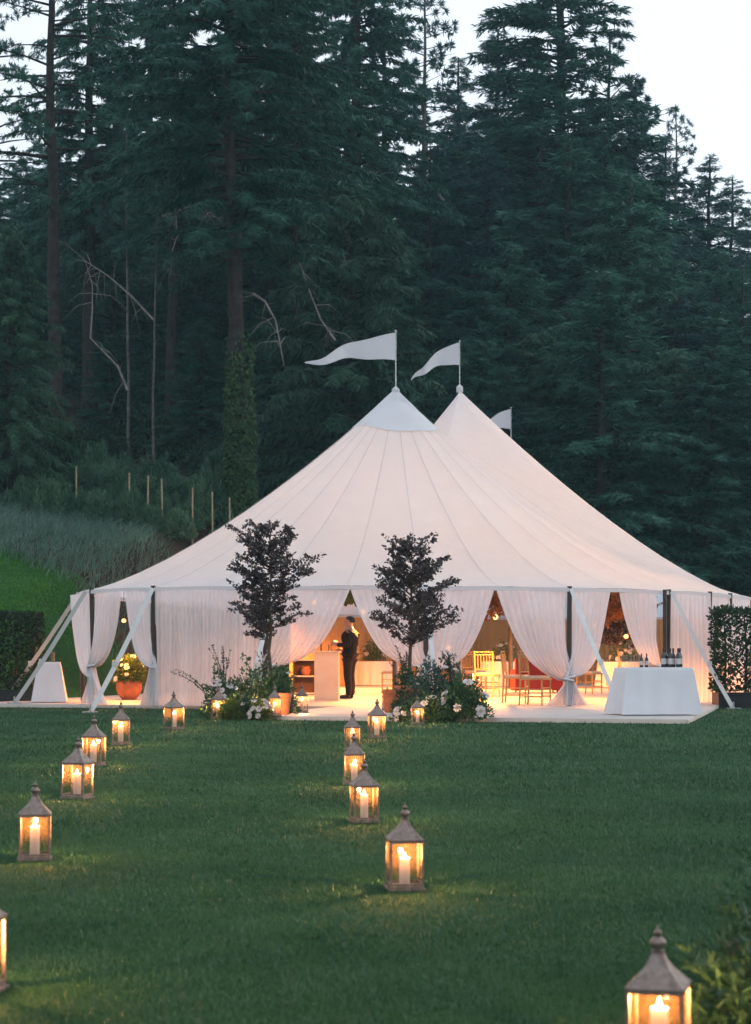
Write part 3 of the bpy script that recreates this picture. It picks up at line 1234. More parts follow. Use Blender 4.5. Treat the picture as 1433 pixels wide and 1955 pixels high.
def strap(a, b, w=.085):
    """flat webbing from the hem to its ground plate"""
    mb = MB()
    d = (b - a)
    side = d.cross(Vector((0, 1, .25))).normalized() * w * .5
    th = d.cross(side).normalized() * .003
    seg = 8
    vs = []
    for i in range(seg + 1):
        t = i / seg
        p = a.lerp(b, t) - Vector((0, 0, .05 * math.sin(math.pi * t)))
        vs += [p - side - th, p + side - th, p + side + th, p - side + th]
    fs = []
    for i in range(seg):
        for q in range(4):
            fs.append((i * 4 + q, i * 4 + (q + 1) % 4, (i + 1) * 4 + (q + 1) % 4, (i + 1) * 4 + q))
    mb.add(vs, fs)
    # ratchet and end tail
    m = a.lerp(b, .62)
    mb.box(m, (w * 1.1, .03, .09))
    st = tent_child(mb.build('guy_strap', M['strap']))
    pl = MB()
    pl.box((b.x, b.y, b.z + .012), (.26, .2, .024))
    pl.tube([(b.x, b.y, b.z - .1), (b.x, b.y, b.z + .14)], .016, 8)
    o = pl.build('ground_plate', M['steel'], st)
    o.matrix_parent_inverse = Matrix.Identity(4)
    return st


def hemv(px, d, z=ZE - .02):
    return Vector((PXX(px, d), d, z))


strap(hemv(291, 32.6), Vector((PXX(172, 31.2), 31.2, .0)), .085)
strap(hemv(163, 34.2), Vector((PXX(27, 34.6), 34.6, FLOOR)), .08)
strap(hemv(150, 35.2), Vector((PXX(4, 37.3), 37.3, ground_z(PXX(4, 37.3), 37.3))), .08)
strap(hemv(523, 32.25), Vector((PXX(466, 29.6), 29.6, .0)), .08)
strap(hemv(812, 32.25), Vector((PXX(838, 29.2), 29.2, FLOOR)), .075)
strap(hemv(1090, 32.85), Vector((PXX(1186, 30.2), 30.2, FLOOR)), .075)
strap(hemv(1282, 34.5), Vector((PXX(1400, 33.4), 33.4, .0)), .075)


# ------------------------------------------------------------------ curtains
CUR_TOP = ZE - .06


def curtain(p0, p1, label, tie=None, gather=.10, flare=.28, power=.42, folds=None, seed=0, z0=FLOOR + .01, inset=.03, swag=.0, group=None, depth=.035, mat='sheer'):
    """a curtain hung from p0 (its fixed side) to p1; tie = height where it is bound back towards p0"""
    p0, p1 = Vector((p0[0], p0[1])), Vector((p1[0], p1[1]))
    dv = p1 - p0
    W = dv.length
    u = dv / W
    nrm = Vector((-u.y, u.x))
    if nrm.dot(Vector((2.2, 46)) - p0) < 0:
        nrm = -nrm                       # points into the tent
    r = np.random.default_rng(400 + seed)
    folds = folds or max(4, int(W / .13))
    nu, nv = folds * 7 + 1, 34
    ph = r.uniform(-.5, .5, folds + 2)
    amp = r.uniform(.6, 1.25, folds + 2)
    verts = []
    for j in range(nv):
        h = j / (nv - 1)
        z = CUR_TOP + (z0 - CUR_TOP) * h
        if tie is None:
            off = .05
            w = W - .04
            comp = 1.0
        else:
            if z >= tie:
                q = (z - tie) / (CUR_TOP - tie)
                w = gather + (W - gather) * (q ** power)
            else:
                q = (tie - z) / (tie - z0)
                w = gather + flare * q ** 1.3
            comp = w / W
            qs = max(0.0, (z - tie) / (CUR_TOP - tie))
            off = .075 * min(1.0, qs * 2.2) - .09 * (1 - min(1.0, qs * 3)) 
        for i in range(nu):
            s = i / (nu - 1)
            fp = s * folds
            k = int(fp)
            a = depth * (.35 + .65 * min(1, h * 4)) * amp[k]
            if tie is not None:
                a *= 1 + .9 * (1 - comp)
            fold = math.sin(2 * math.pi * fp + ph[k] * math.sin(math.pi * (fp - k)) + .5 * math.sin(h * 3 + k)) * a
            # slack swags towards the bound side
            zz = z
            if tie is not None and z > tie:
                zz -= .10 * s * (1 - s) * 4 * (1 - (z - tie) / (CUR_TOP - tie)) * .6
            wob = .02 * math.sin(h * 5 + s * 4 + seed)
            p = p0 + u * (off + (w - max(0.0, off)) * s) + nrm * (inset + fold + wob)
            verts.append((p.x, p.y, max(z0, zz)))
    me = np_mesh('curtain', verts, grid_faces(nu, nv), smooth=True)
    if tie is not None:
        c = thing('curtain', label, 'curtain', (p0.x, p0.y, z0), 0, group)
        o = link('cloth', me, M['sheer'], c)
        o.matrix_parent_inverse = Matrix.Translation(-c.location)
        mb = MB()
        cc = p0 + u * (gather * .5 - .05) + nrm * inset
        ring = [(cc.x + u.x * math.cos(t) * (gather * .62) + nrm.x * math.sin(t) * .09, cc.y + u.y * math.cos(t) * (gather * .62) + nrm.y * math.sin(t) * .09, tie + .02 * math.cos(t)) for t in np.linspace(0, 2 * math.pi, 17)]
        mb.tube(ring, .018, 6)
        o = mb.build('tie_back', M['linen'], c, smooth=True)
        o.matrix_parent_inverse = Matrix.Translation(-c.location)
        return c
    o = link('curtain', me, M[mat])
    return tag(o, label, 'curtain', group)


def ep(i):
    e = EAVE[i % NE]
    return (e[0], e[1])


def between(i, px):
    """point on the bay from pole i to i+1 that is seen at column px"""
    a, b = Vector(ep(i)), Vector(ep(i + 1))
    k = (px - PX0) / FPX
    t = (k * a.y - a.x) / ((b.x - a.x) - k * (b.y - a.y))
    return a.lerp(b, t)


curtain(ep(1), (PXX(133, 35.2), 35.2), 'sheer curtain wrapping the left corner of the tent beside the small white table', tie=.62, gather=.16, flare=.5, power=.3, seed=1)
curtain(ep(1), between(1, 229), 'narrow tied-back sheer curtain to the left of the big glowing pot', tie=.80, gather=.14, flare=.45, seed=2)
curtain(ep(2), between(1, 234), 'narrow tied-back sheer curtain behind the long guy strap, right of the glowing pot', tie=.80, gather=.12, flare=.30, seed=3)
curtain(ep(2), ep(3), 'closed grey-white sheer curtain filling the bay left of the potted trees', seed=4, folds=26, depth=.045)
curtain(ep(3), between(3, 667), 'tied-back sheer curtain on the left side of the entrance', tie=.82, gather=.22, flare=.3, seed=5, power=.40)
curtain(ep(4), between(3, 669), 'tied-back sheer curtain on the right side of the entrance behind the second potted tree', tie=.80, gather=.22, flare=.3, seed=6, power=.42)
curtain(ep(4), between(4, 943), 'tied-back sheer curtain to the left of the gold chairs', tie=.72, gather=.25, flare=.3, seed=7, power=.42)
curtain(ep(5), between(4, 948), 'wide tied-back sheer curtain sweeping over the gold chairs to the pole', tie=.56, gather=.16, flare=.40, seed=8, power=.45)
curtain(ep(5), between(5, 1168), 'tied-back sheer curtain left of the opening behind the drinks table', tie=.62, gather=.14, flare=.42, seed=9, power=.34)
curtain(Vector(ep(6)).lerp(Vector(ep(5)), .10), between(5, 1186), 'tied-back sheer curtain right of the opening behind the drinks table', tie=.80, gather=.14, flare=.2, seed=10, power=.40)
curtain(ep(6), Vector(ep(7)) + Vector((.05, -.02)), 'closed pinkish sheer curtain beside the dark double pole', seed=11, folds=9, depth=.05)
curtain(ep(7), ep(8), 'narrow sheer curtain above the right hedge, next to the last dark pole', seed=12, folds=8)
curtain(ep(8), ep(9), 'last sheer curtain above the right hedge at the picture edge', seed=13, folds=9)
BK = 'closed curtains at the back of the tent'
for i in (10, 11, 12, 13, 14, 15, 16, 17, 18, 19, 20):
    curtain(ep(i), ep(i + 1), 'closed amber curtain on the far wall inside the glowing tent', seed=20 + i, folds=14, depth=.05, group=BK, mat='amber_drape')


# ------------------------------------------------------------------ pennants
def pennant(px, d, ytop, yfoot, hoist, length, droop, label, wave=1.0, seed=0, down=0.0):
    x = PXX(px, d)
    zt = CAMZ + (HOR - ytop) / FPX * d
    zb = CAMZ + (HOR - yfoot) / FPX * d
    t = thing('pennant_flag', label, 'flag', (x, d, zb))
    mb = MB()
    mb.tube([(0, 0, -.25), (0, 0, zt - zb)], [.014, .011], 8)
    mb.lathe([(.006, 0), (.022, .015), (.022, .03), (.004, .05)], (0, 0, zt - zb), 8)
    mb.build('staff', M['steel'], t, smooth=True)
    nu, nv = 40, 9
    vs = []
    for j in range(nv):
        q = j / (nv - 1)
        for i in range(nu):
            s = i / (nu - 1)
            w = hoist * (1 - s) ** .85 + .012
            amp = .12 * s * wave
            xx = -length * (s - down * s * s)
            yy = amp * math.sin(s * 9 + seed) + .05 * s * math.sin(s * 17 + q * 2 + seed)
            zz = (zt - zb) - .015 - (hoist * (1 - (1 - s) ** .85)) * .45 - q * w - droop * s ** 1.7 + .05 * s * wave * math.sin(s * 12 + 1 + seed)
            vs.append((xx - .012, yy, zz))
    c = link('cloth', np_mesh('pennant', vs, grid_faces(nu, nv), smooth=True), M['flag'], t)
    return t


pennant(755, 38.5, 634, 748, .58, 1.95, .42, 'long white pennant streaming from the front tent peak', seed=.5)
pennant(877, 45.5, 653, 742, .56, 1.45, .75, 'white pennant streaming and drooping from the second, highest tent peak', seed=2, down=.15)
pennant(975, 52.5, 780, 858, .58, 1.15, .45, 'small white pennant just showing behind the right slope of the roof', seed=4)
# ------------------------------------------------------------------ lanterns
def light_point(name, loc, energy, color, radius, parent=None):
    ld = bpy.data.lights.new(name, 'POINT')
    ld.energy = energy
    ld.color = color
    ld.shadow_soft_size = radius
    o = bpy.data.objects.new(name, ld)
    COL.objects.link(o)
    o.location = loc
    if parent is not None:
        o.parent = parent
    return o


CANDLE_COL = (1.0, .48, .16)


def lantern_meshes():
    """a lantern of unit height: base plate, four corner posts, four panes, rails, concave roof, finial"""
    d = {}
    hw, zb, zt = .212, .055, .565       # half width of the body, glass from zb to zt
    b = MB()
    b.box((0, 0, .012), (.50, .50, .024))
    b.box((0, 0, .036), (.45, .45, .024))
    d['base'] = b.mesh('lantern_base')
    posts = []
    for sx in (-1, 1):
        for sy in (-1, 1):
            b = MB()
            b.box((sx * hw, sy * hw, .31), (.030, .030, .53))
            posts.append(b.mesh('lantern_post'))
    d['posts'] = posts
    rails = []
    for sx, sy in ((0, 1), (0, -1), (1, 0), (-1, 0)):
        for z, t in ((zb + .012, .024), (zt - .004, .030)):
            rails.append(MB().box((sx * hw, sy * hw, z), (.40 if sx == 0 else .022, .40 if sy == 0 else .022, t)).mesh('lantern_rail'))
    d['rails'] = rails
    panes = []
    for sx, sy in ((0, 1), (0, -1), (1, 0), (-1, 0)):
        b = MB()
        w = .398
        cx, cyy = sx * hw, sy * hw
        if sx == 0:
            vs = [(cx - w / 2, cyy, zb + .02), (cx + w / 2, cyy, zb + .02), (cx + w / 2, cyy, zt - .012), (cx - w / 2, cyy, zt - .012)]
        else:
            vs = [(cx, cyy - w / 2, zb + .02), (cx, cyy + w / 2, zb + .02), (cx, cyy + w / 2, zt - .012), (cx, cyy - w / 2, zt - .012)]
        b.add(vs, [(0, 1, 2, 3)])
        panes.append(b.mesh('lantern_pane'))
    d['panes'] = panes
    # roof: four concave hips rising from a square brim
    b = MB()
    prof = [(.222, .565), (.236, .572), (.236, .586), (.200, .612), (.160, .650), (.112, .695), (.074, .745), (.052, .790), (.046, .812)]
    vs, fs = [], []
    for h, z in prof:
        vs += [(-h, -h, z), (h, -h, z), (h, h, z), (-h, h, z)]
    for i in range(len(prof) - 1):
        for q in range(4):
            fs.append((i * 4 + q, i * 4 + (q + 1) % 4, (i + 1) * 4 + (q + 1) % 4, (i + 1) * 4 + q))
    fs.append((3, 2, 1, 0))
    fs.append(tuple((len(prof) - 1) * 4 + q for q in range(4)))
    b.add(vs, fs)
    d['roof'] = b.mesh('lantern_roof')
    b = MB()
    b.lathe([(.050, .808), (.058, .820), (.030, .832), (.046, .845), (.066, .868), (.066, .886), (.044, .908), (.020, .920), (.028, .930), (.034, .944), (.026, .958), (.010, .966), (.008, .990), (.002, 1.0)], n=14)
    d['finial'] = b.mesh('lantern_finial', True, R(50))
    for k in ('base', 'roof', 'finial'):
        d[k].materials.append(M['lantern_metal'])
    for q in posts + rails:
        q.materials.append(M['lantern_metal'])
    for q in panes:
        q.materials.append(M['pane'])
    return d


LM = lantern_meshes()
# candle of unit (lantern) height: burnt-down pillar, hollow for the added inner light
cb = MB()
cb.lathe([(.062, 0), (.062, .365), (.059, .375), (.052, .373), (.050, .315), (.002, .310)], n=20, cap=False)
CM = cb.mesh('candle_wax', True, R(50))
CM.materials.append(M['wax'])
fb = MB()
fb.lathe([(.003, .330), (.015, .345), (.020, .368), (.017, .395), (.009, .425), (.001, .452)], n=10)
FM = fb.mesh('flame', True)
FM.materials.append(M['flame'])
wb = MB()
wb.tube([(0, 0, .308), (.003, 0, .338)], .004, 5)
WM = wb.mesh('wick')
WM.materials.append(M['wick'])

# column, base row, finial row, turn, size, name of the place
LANTERNS = [
    (1258, 2040, 1765, -.30, 'large lantern cut off by the bottom edge in the right corner', 0),
    (-50, 1893, 1650, -.10, 'lantern cut off by the left picture edge near the bottom', 0),
    (772, 1697, 1532, .12, 'whole lantern standing nearest in the middle row on the lawn', 0),
    (66, 1640, 1490, .16, 'nearest whole lantern of the left row on the lawn', 0),
    (147, 1524, 1406, -.28, 'second lantern of the left row, overlapping the one behind it', 0),
    (695, 1569, 1447, .22, 'second lantern of the middle row, behind the nearest one', 0),
    (178, 1462, 1364, -.10, 'third lantern of the left row, partly behind the second', 0),
    (676, 1497, 1397, -.02, 'third lantern of the middle row, its foot hidden by the second', 0),
    (230, 1422, 1338, .12, 'fourth lantern of the left row, in front of the big glowing pot', 0),
    (673, 1432, 1355, .05, 'fourth lantern of the middle row, half hidden by the third', 0),
    (719, 1409, 1332, .18, 'clear-glass lantern just off the deck edge before the entrance', 0),
    (332, 1393, 1318, .70, 'lantern on the grass in front of the closed grey-white curtain', 0),
    (416, 1373, 1308, .20, 'lantern tucked into the front of the left flower bed', 0),
    (797, 1383, 1326, .12, 'lantern in front of the right flower bed', 0),
    (524, 1367, 1306, .10, 'lantern against the left terracotta pot', 1),
    (576, 1361, 1303, .0, 'bright white-lit lantern on the deck between terracotta pot and lectern', 1),
    (739, 1356, 1310, .15, 'slim lantern on the deck beside the right terracotta pot', 1),
]
for i, (px, yb, yt, rot, what, on) in enumerate(LANTERNS):
    zb = FLOOR if on else .004
    d = DG(yb, zb)
    h = (yb - yt) / FPX * d
    x = PXX(px, d)
    g = 'metal candle lanterns lining the way to the tent'
    t = thing('lantern', what, 'lantern', (x, d, zb), rot, g)
    t.scale = (h * .87, h * .87, h)
    link('base', LM['base'], None, t)
    for q in LM['posts']:
        link('corner_post', q, None, t)
    for q in LM['rails']:
        link('rail', q, None, t)
    for q in LM['panes']:
        link('glass_pane', q, None, t)
    rf = link('roof', LM['roof'], None, t)
    link('finial', LM['finial'], None, rf)
    c = thing('pillar_candle', 'candle burning in the ' + what.split(',')[0], 'candle', (x, d, zb + .048 * h), rot + .4, 'burning pillar candles')
    cs = h * random.uniform(.80, 1.08)
    t.rotation_euler = (random.uniform(-.018, .018), random.uniform(-.018, .018), rot)
    c.scale = (h, h, cs)
    link('wax', CM, None, c)
    link('wick', WM, None, c)
    link('flame', FM, None, c)
    k = (h / .42) ** 2
    light_point('candle_light', (0, 0, .425), 30.0 * k, CANDLE_COL, .03 * h, c)
    light_point('added_wax_light', (0, 0, .34), 20.0 * k, (1.0, .80, .64), .02 * h, c)  # second light inside the candle, added to make the wax glow


# ------------------------------------------------------------------ potted trees and flower beds
def leaf_cards(pos, direc, ln, wd, r, up=.5):
    return cards(pos, direc, ln, wd, r, up)


def pot_mesh(mb, rt, rb, h):
    mb.lathe([(rb * .96, 0), (rb, .02), (rt * .97, h * .82), (rt * 1.07, h * .83), (rt * 1.09, h * .97), (rt * 1.05, h), (rt * .92, h), (rt * .90, h * .9)], n=28, cap=False)
    mb.lathe([(.01, .015), (rb * .95, .012)], n=28, cap=False)
    return mb


def potted_tree(px, d, ytop, ycrown, seed, label, potlabel, zb, pot=(.27, .20, .42)):
    r = np.random.default_rng(seed)
    x = PXX(px, d)
    base = Vector((x, d, zb))
    H = CAMZ + (HOR - ytop) / FPX * d - zb
    hc = CAMZ + (HOR - ycrown) / FPX * d - zb
    pt = thing('terracotta_pot', potlabel, 'pot', base)
    mb = MB()
    pot_mesh(mb, *pot)
    mb.build('body', M['terracotta'], pt, smooth=True)
    mb = MB()
    mb.lathe([(.005, pot[2] * .9 + .012), (pot[0] * .91, pot[2] * .9)], n=24, cap=False)
    mb.build('soil', M['soil'], pt)
    t = thing('potted_tree', label, 'tree', (x, d, zb + pot[2] * .9))
    H -= pot[2] * .9
    hc -= pot[2] * .9
    mb = MB()
    tp = [(0, 0, -.05)]
    for i in range(1, 9):
        tp.append((r.normal() * .015 * i ** .5, r.normal() * .015 * i ** .5, (H - .12) * i / 8))
    mb.tube(tp, [.034 - .0036 * i for i in range(9)], 8)
    pos, dd = [], []
    nb = 84
    for b in range(nb):
        u = (b + r.random()) / nb
        z = hc + (H - hc) * .93 * u
        o = np.array([0, 0, z])
        L = (.68 * math.sin(math.pi * min(1, .30 + .60 * u)) ** .8) * r.uniform(.5, 1.12)
        if r.random() < .12:
            L *= 1.25
        az = r.uniform(0, 6.283)
        up = r.uniform(.1, .9)
        out = np.array([math.cos(az), math.sin(az), up])
        e = o + out * L
        m = o + out * L * .5 + np.array([0, 0, -.03])
        mb.tube([tuple(o), tuple(m), tuple(e)], [.010, .006, .002], 4, cap=False)
        subs = [(o, e)]
        for q in range(int(2 + L * 6)):
            s = r.uniform(.25, .95)
            p = o + (e - o) * s
            a2 = az + r.choice([-1, 1]) * r.uniform(.5, 1.2)
            e2 = p + np.array([math.cos(a2), math.sin(a2), r.uniform(.0, .8)]) * L * r.uniform(.2, .42)
            mb.tube([tuple(p), tuple(e2)], [.005, .002], 3, cap=False)
            subs.append((p, e2))
        for a, c in subs:
            ll = np.linalg.norm(c - a)
            n = int(8 + ll * 60)
            s = r.uniform(.2, 1.05, n)
            pos.append(a + (c - a) * s[:, None] + r.normal(size=(n, 3)) * .012)
            dd.append((c - a) / max(ll, .01) * .6 + r.normal(size=(n, 3)) * .8 + np.array([0, 0, .15]))
    mb.build('trunk', M['olive_stem'], t, smooth=True)
    pos, dd = np.concatenate(pos), np.concatenate(dd)
    n = len(pos)
    ln = r.uniform(.035, .07, n)
    v, f = cards(pos, dd, ln, ln * r.uniform(.5, .75, n), r, .3)
    link('crown', np_mesh('copper_crown', v, f), M['copper_leaf'], t)
    return t


potted_tree(516, 28.9, 998, 1225, 91, 'purple-leaved potted tree with dense crown on the left side of the entrance', 'tall terracotta pot beside the bright white-lit lantern', .02, (.26, .19, .46))
potted_tree(786, 28.2, 1028, 1240, 92, 'airier purple-leaved potted tree on the right side of the entrance', 'terracotta pot half hidden by the right flower bed', FLOOR, (.26, .19, .46))
# the second terracotta pot of the left bed, standing free and seen
for px, d, zb, lab, sc in ((538, 28.0, FLOOR, 'orange terracotta pot on the deck edge behind the left bed lanterns', .86), (748, 29.2, FLOOR, 'reddish terracotta pot on the deck at the left end of the right flower bed', .95)):
    t = thing('terracotta_pot', lab, 'pot', (PXX(px, d), d, zb))
    mb = MB()
    pot_mesh(mb, .17 * sc, .13 * sc, .40 * sc)
    mb.build('body', M['terracotta'], t, smooth=True)
    mb = MB()
    mb.lathe([(.005, .35 * sc), (.155 * sc, .345 * sc)], n=20, cap=False)
    mb.build('soil', M['soil'], t)


def flower_mesh(seed, layers=4):
    """a full rose-like bloom from cupped petals, unit radius"""
    r = np.random.default_rng(seed)
    vs, fs = [], []
    for l in range(layers):
        n = 5 + l
        rad = .28 + .24 * l
        tilt = .25 + .36 * l
        for k in range(n):
            a = 2 * math.pi * (k + .5 * (l % 2)) / n + r.normal() * .1
            w = .75 * (.5 + .18 * l)
            ca, sa = math.cos(a), math.sin(a)
            rows = []
            for j, (q, ww) in enumerate(((0, .35), (.55, 1.0), (1.0, .6))):
                ro = .10 + rad * q * math.sin(tilt) * 1.15
                zz = .05 + .62 * q * math.cos(tilt) * (1.1 - .12 * l)
                for sgn in (-1, 0, 1):
                    off = sgn * w * .5 * ww
                    cup = .12 * abs(sgn)
                    rows.append(((ro - cup) * ca - off * sa, (ro - cup) * sa + off * ca, zz + .03 * r.normal()))
            b = len(vs)
            vs += rows
            for j in range(2):
                for i in range(2):
                    fs.append((b + j * 3 + i, b + j * 3 + i + 1, b + (j + 1) * 3 + i + 1, b + (j + 1) * 3 + i))
    me = np_mesh('bloom', vs, fs, smooth=True)
    me.materials.append(M['petal'])
    return me


BLOOM = [flower_mesh(s) for s in (1, 2, 3)]


def planting(px, d, rx, ry, rz, label, mat, seed, nleaf, zb, blooms=0, bsize=.055, name='flowering_bush', lmin=.035, lmax=.085, cat='bush', wr=.5):
    r = np.random.default_rng(seed)
    x = PXX(px, d)
    t = thing(name, label, cat, (x, d, zb))
    v, f = leaf_mound(nleaf, rx, ry, rz, r, lmin, lmax, wr, .3)
    link('foliage', np_mesh('planting_foliage', v, f), M[mat], t)
    mb = MB()
    for q in range(9):
        a = r.uniform(0, 6.28)
        mb.tube([(0, 0, -.02), (math.cos(a) * rx * .3, math.sin(a) * ry * .3, rz * .4), (math.cos(a) * rx * .6, math.sin(a) * ry * .6, rz * .75)], [.010, .007, .003], 5)
    mb.build('stem', M['olive_stem'], t)
    for b in range(blooms):
        a = r.uniform(math.pi * 1.05, math.pi * 1.95)
        e = r.uniform(.1, 1.2)
        dirv = Vector((math.cos(a) * math.cos(e), math.sin(a) * math.cos(e), math.sin(e)))
        o = link('bloom', BLOOM[b % 3], None, t)
        o.location = (dirv.x * rx * 1.05, dirv.y * ry * 1.05, max(.05, dirv.z * rz * 1.02))
        o.rotation_euler = dirv.to_track_quat('Z', 'Y').to_euler()
        s = bsize * r.uniform(.6, 1.15)
        o.scale = (s, s, s)
    return t


# left bed
planting(430, 28.3, .38, .3, .70, 'dark leafy bush with pale blooms at the left end of the left bed', 'bush_leaf', 201, 2600, .0, 12, .05)
planting(487, 28.4, .44, .34, .86, 'tallest dark green bush in the middle of the left bed', 'bush_leaf', 202, 3200, .0, 3, .04)
planting(536, 28.6, .26, .22, .74, 'green bush spilling over the orange terracotta pot', 'bush_leaf', 203, 2400, FLOOR, 4, .035)
planting(445, 27.5, .20, .16, .30, 'lime-green tuft beside the lantern in the left bed', 'bush_leaf_lime', 204, 900, .0, 0, lmin=.05, lmax=.12, wr=.3)
planting(472, 27.6, .22, .18, .36, 'silvery blue-green tuft in front of the left bed', 'bush_leaf_blue', 205, 1000, .0, 5, .04)
planting(497, 27.4, .20, .16, .34, 'low clump of white blooms in front of the left bed', 'bush_leaf_lime', 206, 700, .0, 16, .05)
# right bed
planting(780, 28.1, .24, .24, .72, 'light green bush at the left end of the right bed', 'bush_leaf', 211, 2200, FLOOR, 3, .04)
planting(838, 27.0, .52, .42, .84, 'big bluish dark bush in the middle of the right bed', 'bush_leaf_blue', 212, 4200, FLOOR, 5, .05)
planting(888, 26.6, .36, .34, .62, 'dark bush with large white roses at the right end of the right bed', 'bush_leaf', 213, 2600, FLOOR, 7, .085)
planting(826, 26.6, .34, .24, .42, 'low dark bush under the lantern in front of the right bed', 'bush_leaf', 214, 1600, .01, 3, .05)
planting(765, 26.75, .14, .12, .22, 'little clump of pale blooms left of the lantern at the right bed', 'bush_leaf', 215, 400, .01, 10, .045)


def spray(px, d, zb, n, hmin, hmax, spread, label, seed, leafmat='bush_leaf_blue', lean=(0, 0)):
    """thin arching twigs with small leaves"""
    r = np.random.default_rng(seed)
    t = thing('twig_spray', label, 'plant', (PXX(px, d), d, zb))
    mb = MB()
    pos, dd = [], []
    for k in range(n):
        a = r.uniform(0, 6.28)
        h = r.uniform(hmin, hmax)
        s = r.uniform(.2, 1) * spread
        pts = []
        for q in np.linspace(0, 1, 6):
            pts.append(Vector((math.cos(a) * s * q ** 1.6 + lean[0] * q ** 2, math.sin(a) * s * .6 * q ** 1.6 + lean[1] * q ** 2, h * (q - .15 * q ** 3))))
        mb.tube(pts, [.005, .0045, .004, .003, .002, .001], 4)
        for q in range(26):
            u = r.uniform(.35, 1) * 4.999
            i = int(u)
            p = pts[i].lerp(pts[i + 1], u - i)
            pos.append(tuple(p))
            g = (pts[i + 1] - pts[i]).normalized()
            dd.append((g.x * .6 + r.normal() * .6, g.y * .6 + r.normal() * .6, g.z * .6 + r.normal() * .5))
    mb.build('twig', M['olive_stem'], t)
    pos, dd = np.array(pos), np.array(dd)
    ln = r.uniform(.025, .06, len(pos))
    v, f = cards(pos, dd, ln, ln * .45, r)
    link('foliage', np_mesh('twig_leaves', v, f), M[leafmat], t)


spray(428, 28.4, .3, 9, .7, 1.05, .3, 'wispy upright twigs rising from the left end of the left bed', 301)
spray(398, 28.2, .2, 4, .62, .72, .12, 'long arching twig reaching out over the closed grey-white curtain', 302, lean=(-.55, 0))
spray(770, 28.2, .5, 10, .4, .85, .34, 'wispy reddish twigs around the trunk of the second potted tree', 303, 'copper_leaf')
spray(505, 28.5, .5, 8, .35, .7, .28, 'thin dark twigs around the trunk of the first potted tree', 304, 'copper_leaf')
spray(862, 27.0, .5, 7, .5, .7, .36, 'thin twigs arching over the roses toward the gold chairs', 305)

# shrub edge lit by the nearest lantern
planting(1500, 4.6, .26, .40, .32, 'soft green shrub beside the large lantern in the bottom right corner', 'bush_leaf', 221, 5200, 0.0, 0, name='border_shrub', lmin=.02, lmax=.055, wr=.28, cat='shrub')
planting(1530, 5.4, .30, .40, .42, 'soft green shrub further along the right edge behind the nearest one', 'bush_leaf', 222, 4200, 0.0, 0, name='border_shrub', lmin=.02, lmax=.055, wr=.28, cat='shrub')


# ------------------------------------------------------------------ hedges
def hedge(cx, cy, sx, sy, z0, z1, label, seed, rz=0.0, n=9000):
    r = np.random.default_rng(seed)
    t = thing('hedge', label, 'hedge', (cx, cy, 0), rz)
    # leaves on and just inside the faces of a clipped block
    pos, dd = [], []
    areas = [('x', sy * (z1 - z0)), ('y', sx * (z1 - z0)), ('z', sx * sy)]
    tot = 2 * areas[0][1] + 2 * areas[1][1] + areas[2][1]
    for ax_, ar in areas:
        for sg in ((-1, 1) if ax_ != 'z' else (1,)):
            m = int(n * ar / tot)
            u = r.uniform(-.5, .5, (m, 3))
            inn = -np.abs(r.normal(size=m)) * .10 + r.random(m) * .05
            p = np.stack([u[:, 0] * sx, u[:, 1] * sy, z0 + (u[:, 2] + .5) * (z1 - z0)], axis=1)
            nn = np.zeros((m, 3))
            if ax_ == 'x':
                p[:, 0] = sg * (sx / 2 + inn)
                nn[:, 0] = sg
            elif ax_ == 'y':
                p[:, 1] = sg * (sy / 2 + inn)
                nn[:, 1] = sg
            else:
                p[:, 2] = z1 + inn
                nn[:, 2] = 1
            pos.append(p)
            dd.append(nn * .5 + r.normal(size=(m, 3)) * .6 + np.array([0, 0, .3]))
    pos, dd = np.concatenate(pos), np.concatenate(dd)
    ln = r.uniform(.05, .11, len(pos))
    v, f = cards(pos, dd, ln, ln * .6, r, .2)
    link('foliage', np_mesh('hedge_foliage', v, f), M['hedge'], t)
    mb = MB()
    for q in range(int(sx / .4) + 1):
        xx = -sx / 2 + .2 + q * .4
        mb.tube([(xx, 0, .2), (xx + .03, .02, z0 + (z1 - z0) * .5), (xx - .02, 0, z1 - .15)], [.03, .022, .01], 5)
    mb.build('stem', M['bark'], t)
    mb = MB()
    mb.box((0, 0, z0 * .5), (sx * .98, sy * .9, z0))
    mb.build('planter', M['planter'], t)
    return t


hedge(PXX(20, 37.0) - .55, 37.0, 2.3, .7, .30, 1.86, 'dark clipped hedge in a black planter at the left edge of the deck', 401, -.1)
hedge(PXX(1440, 34.0) + .1, 34.0, 1.75, .6, .30, 1.88, 'dark loose hedge in a black planter at the right edge beside the tent', 402, .05, 6500)


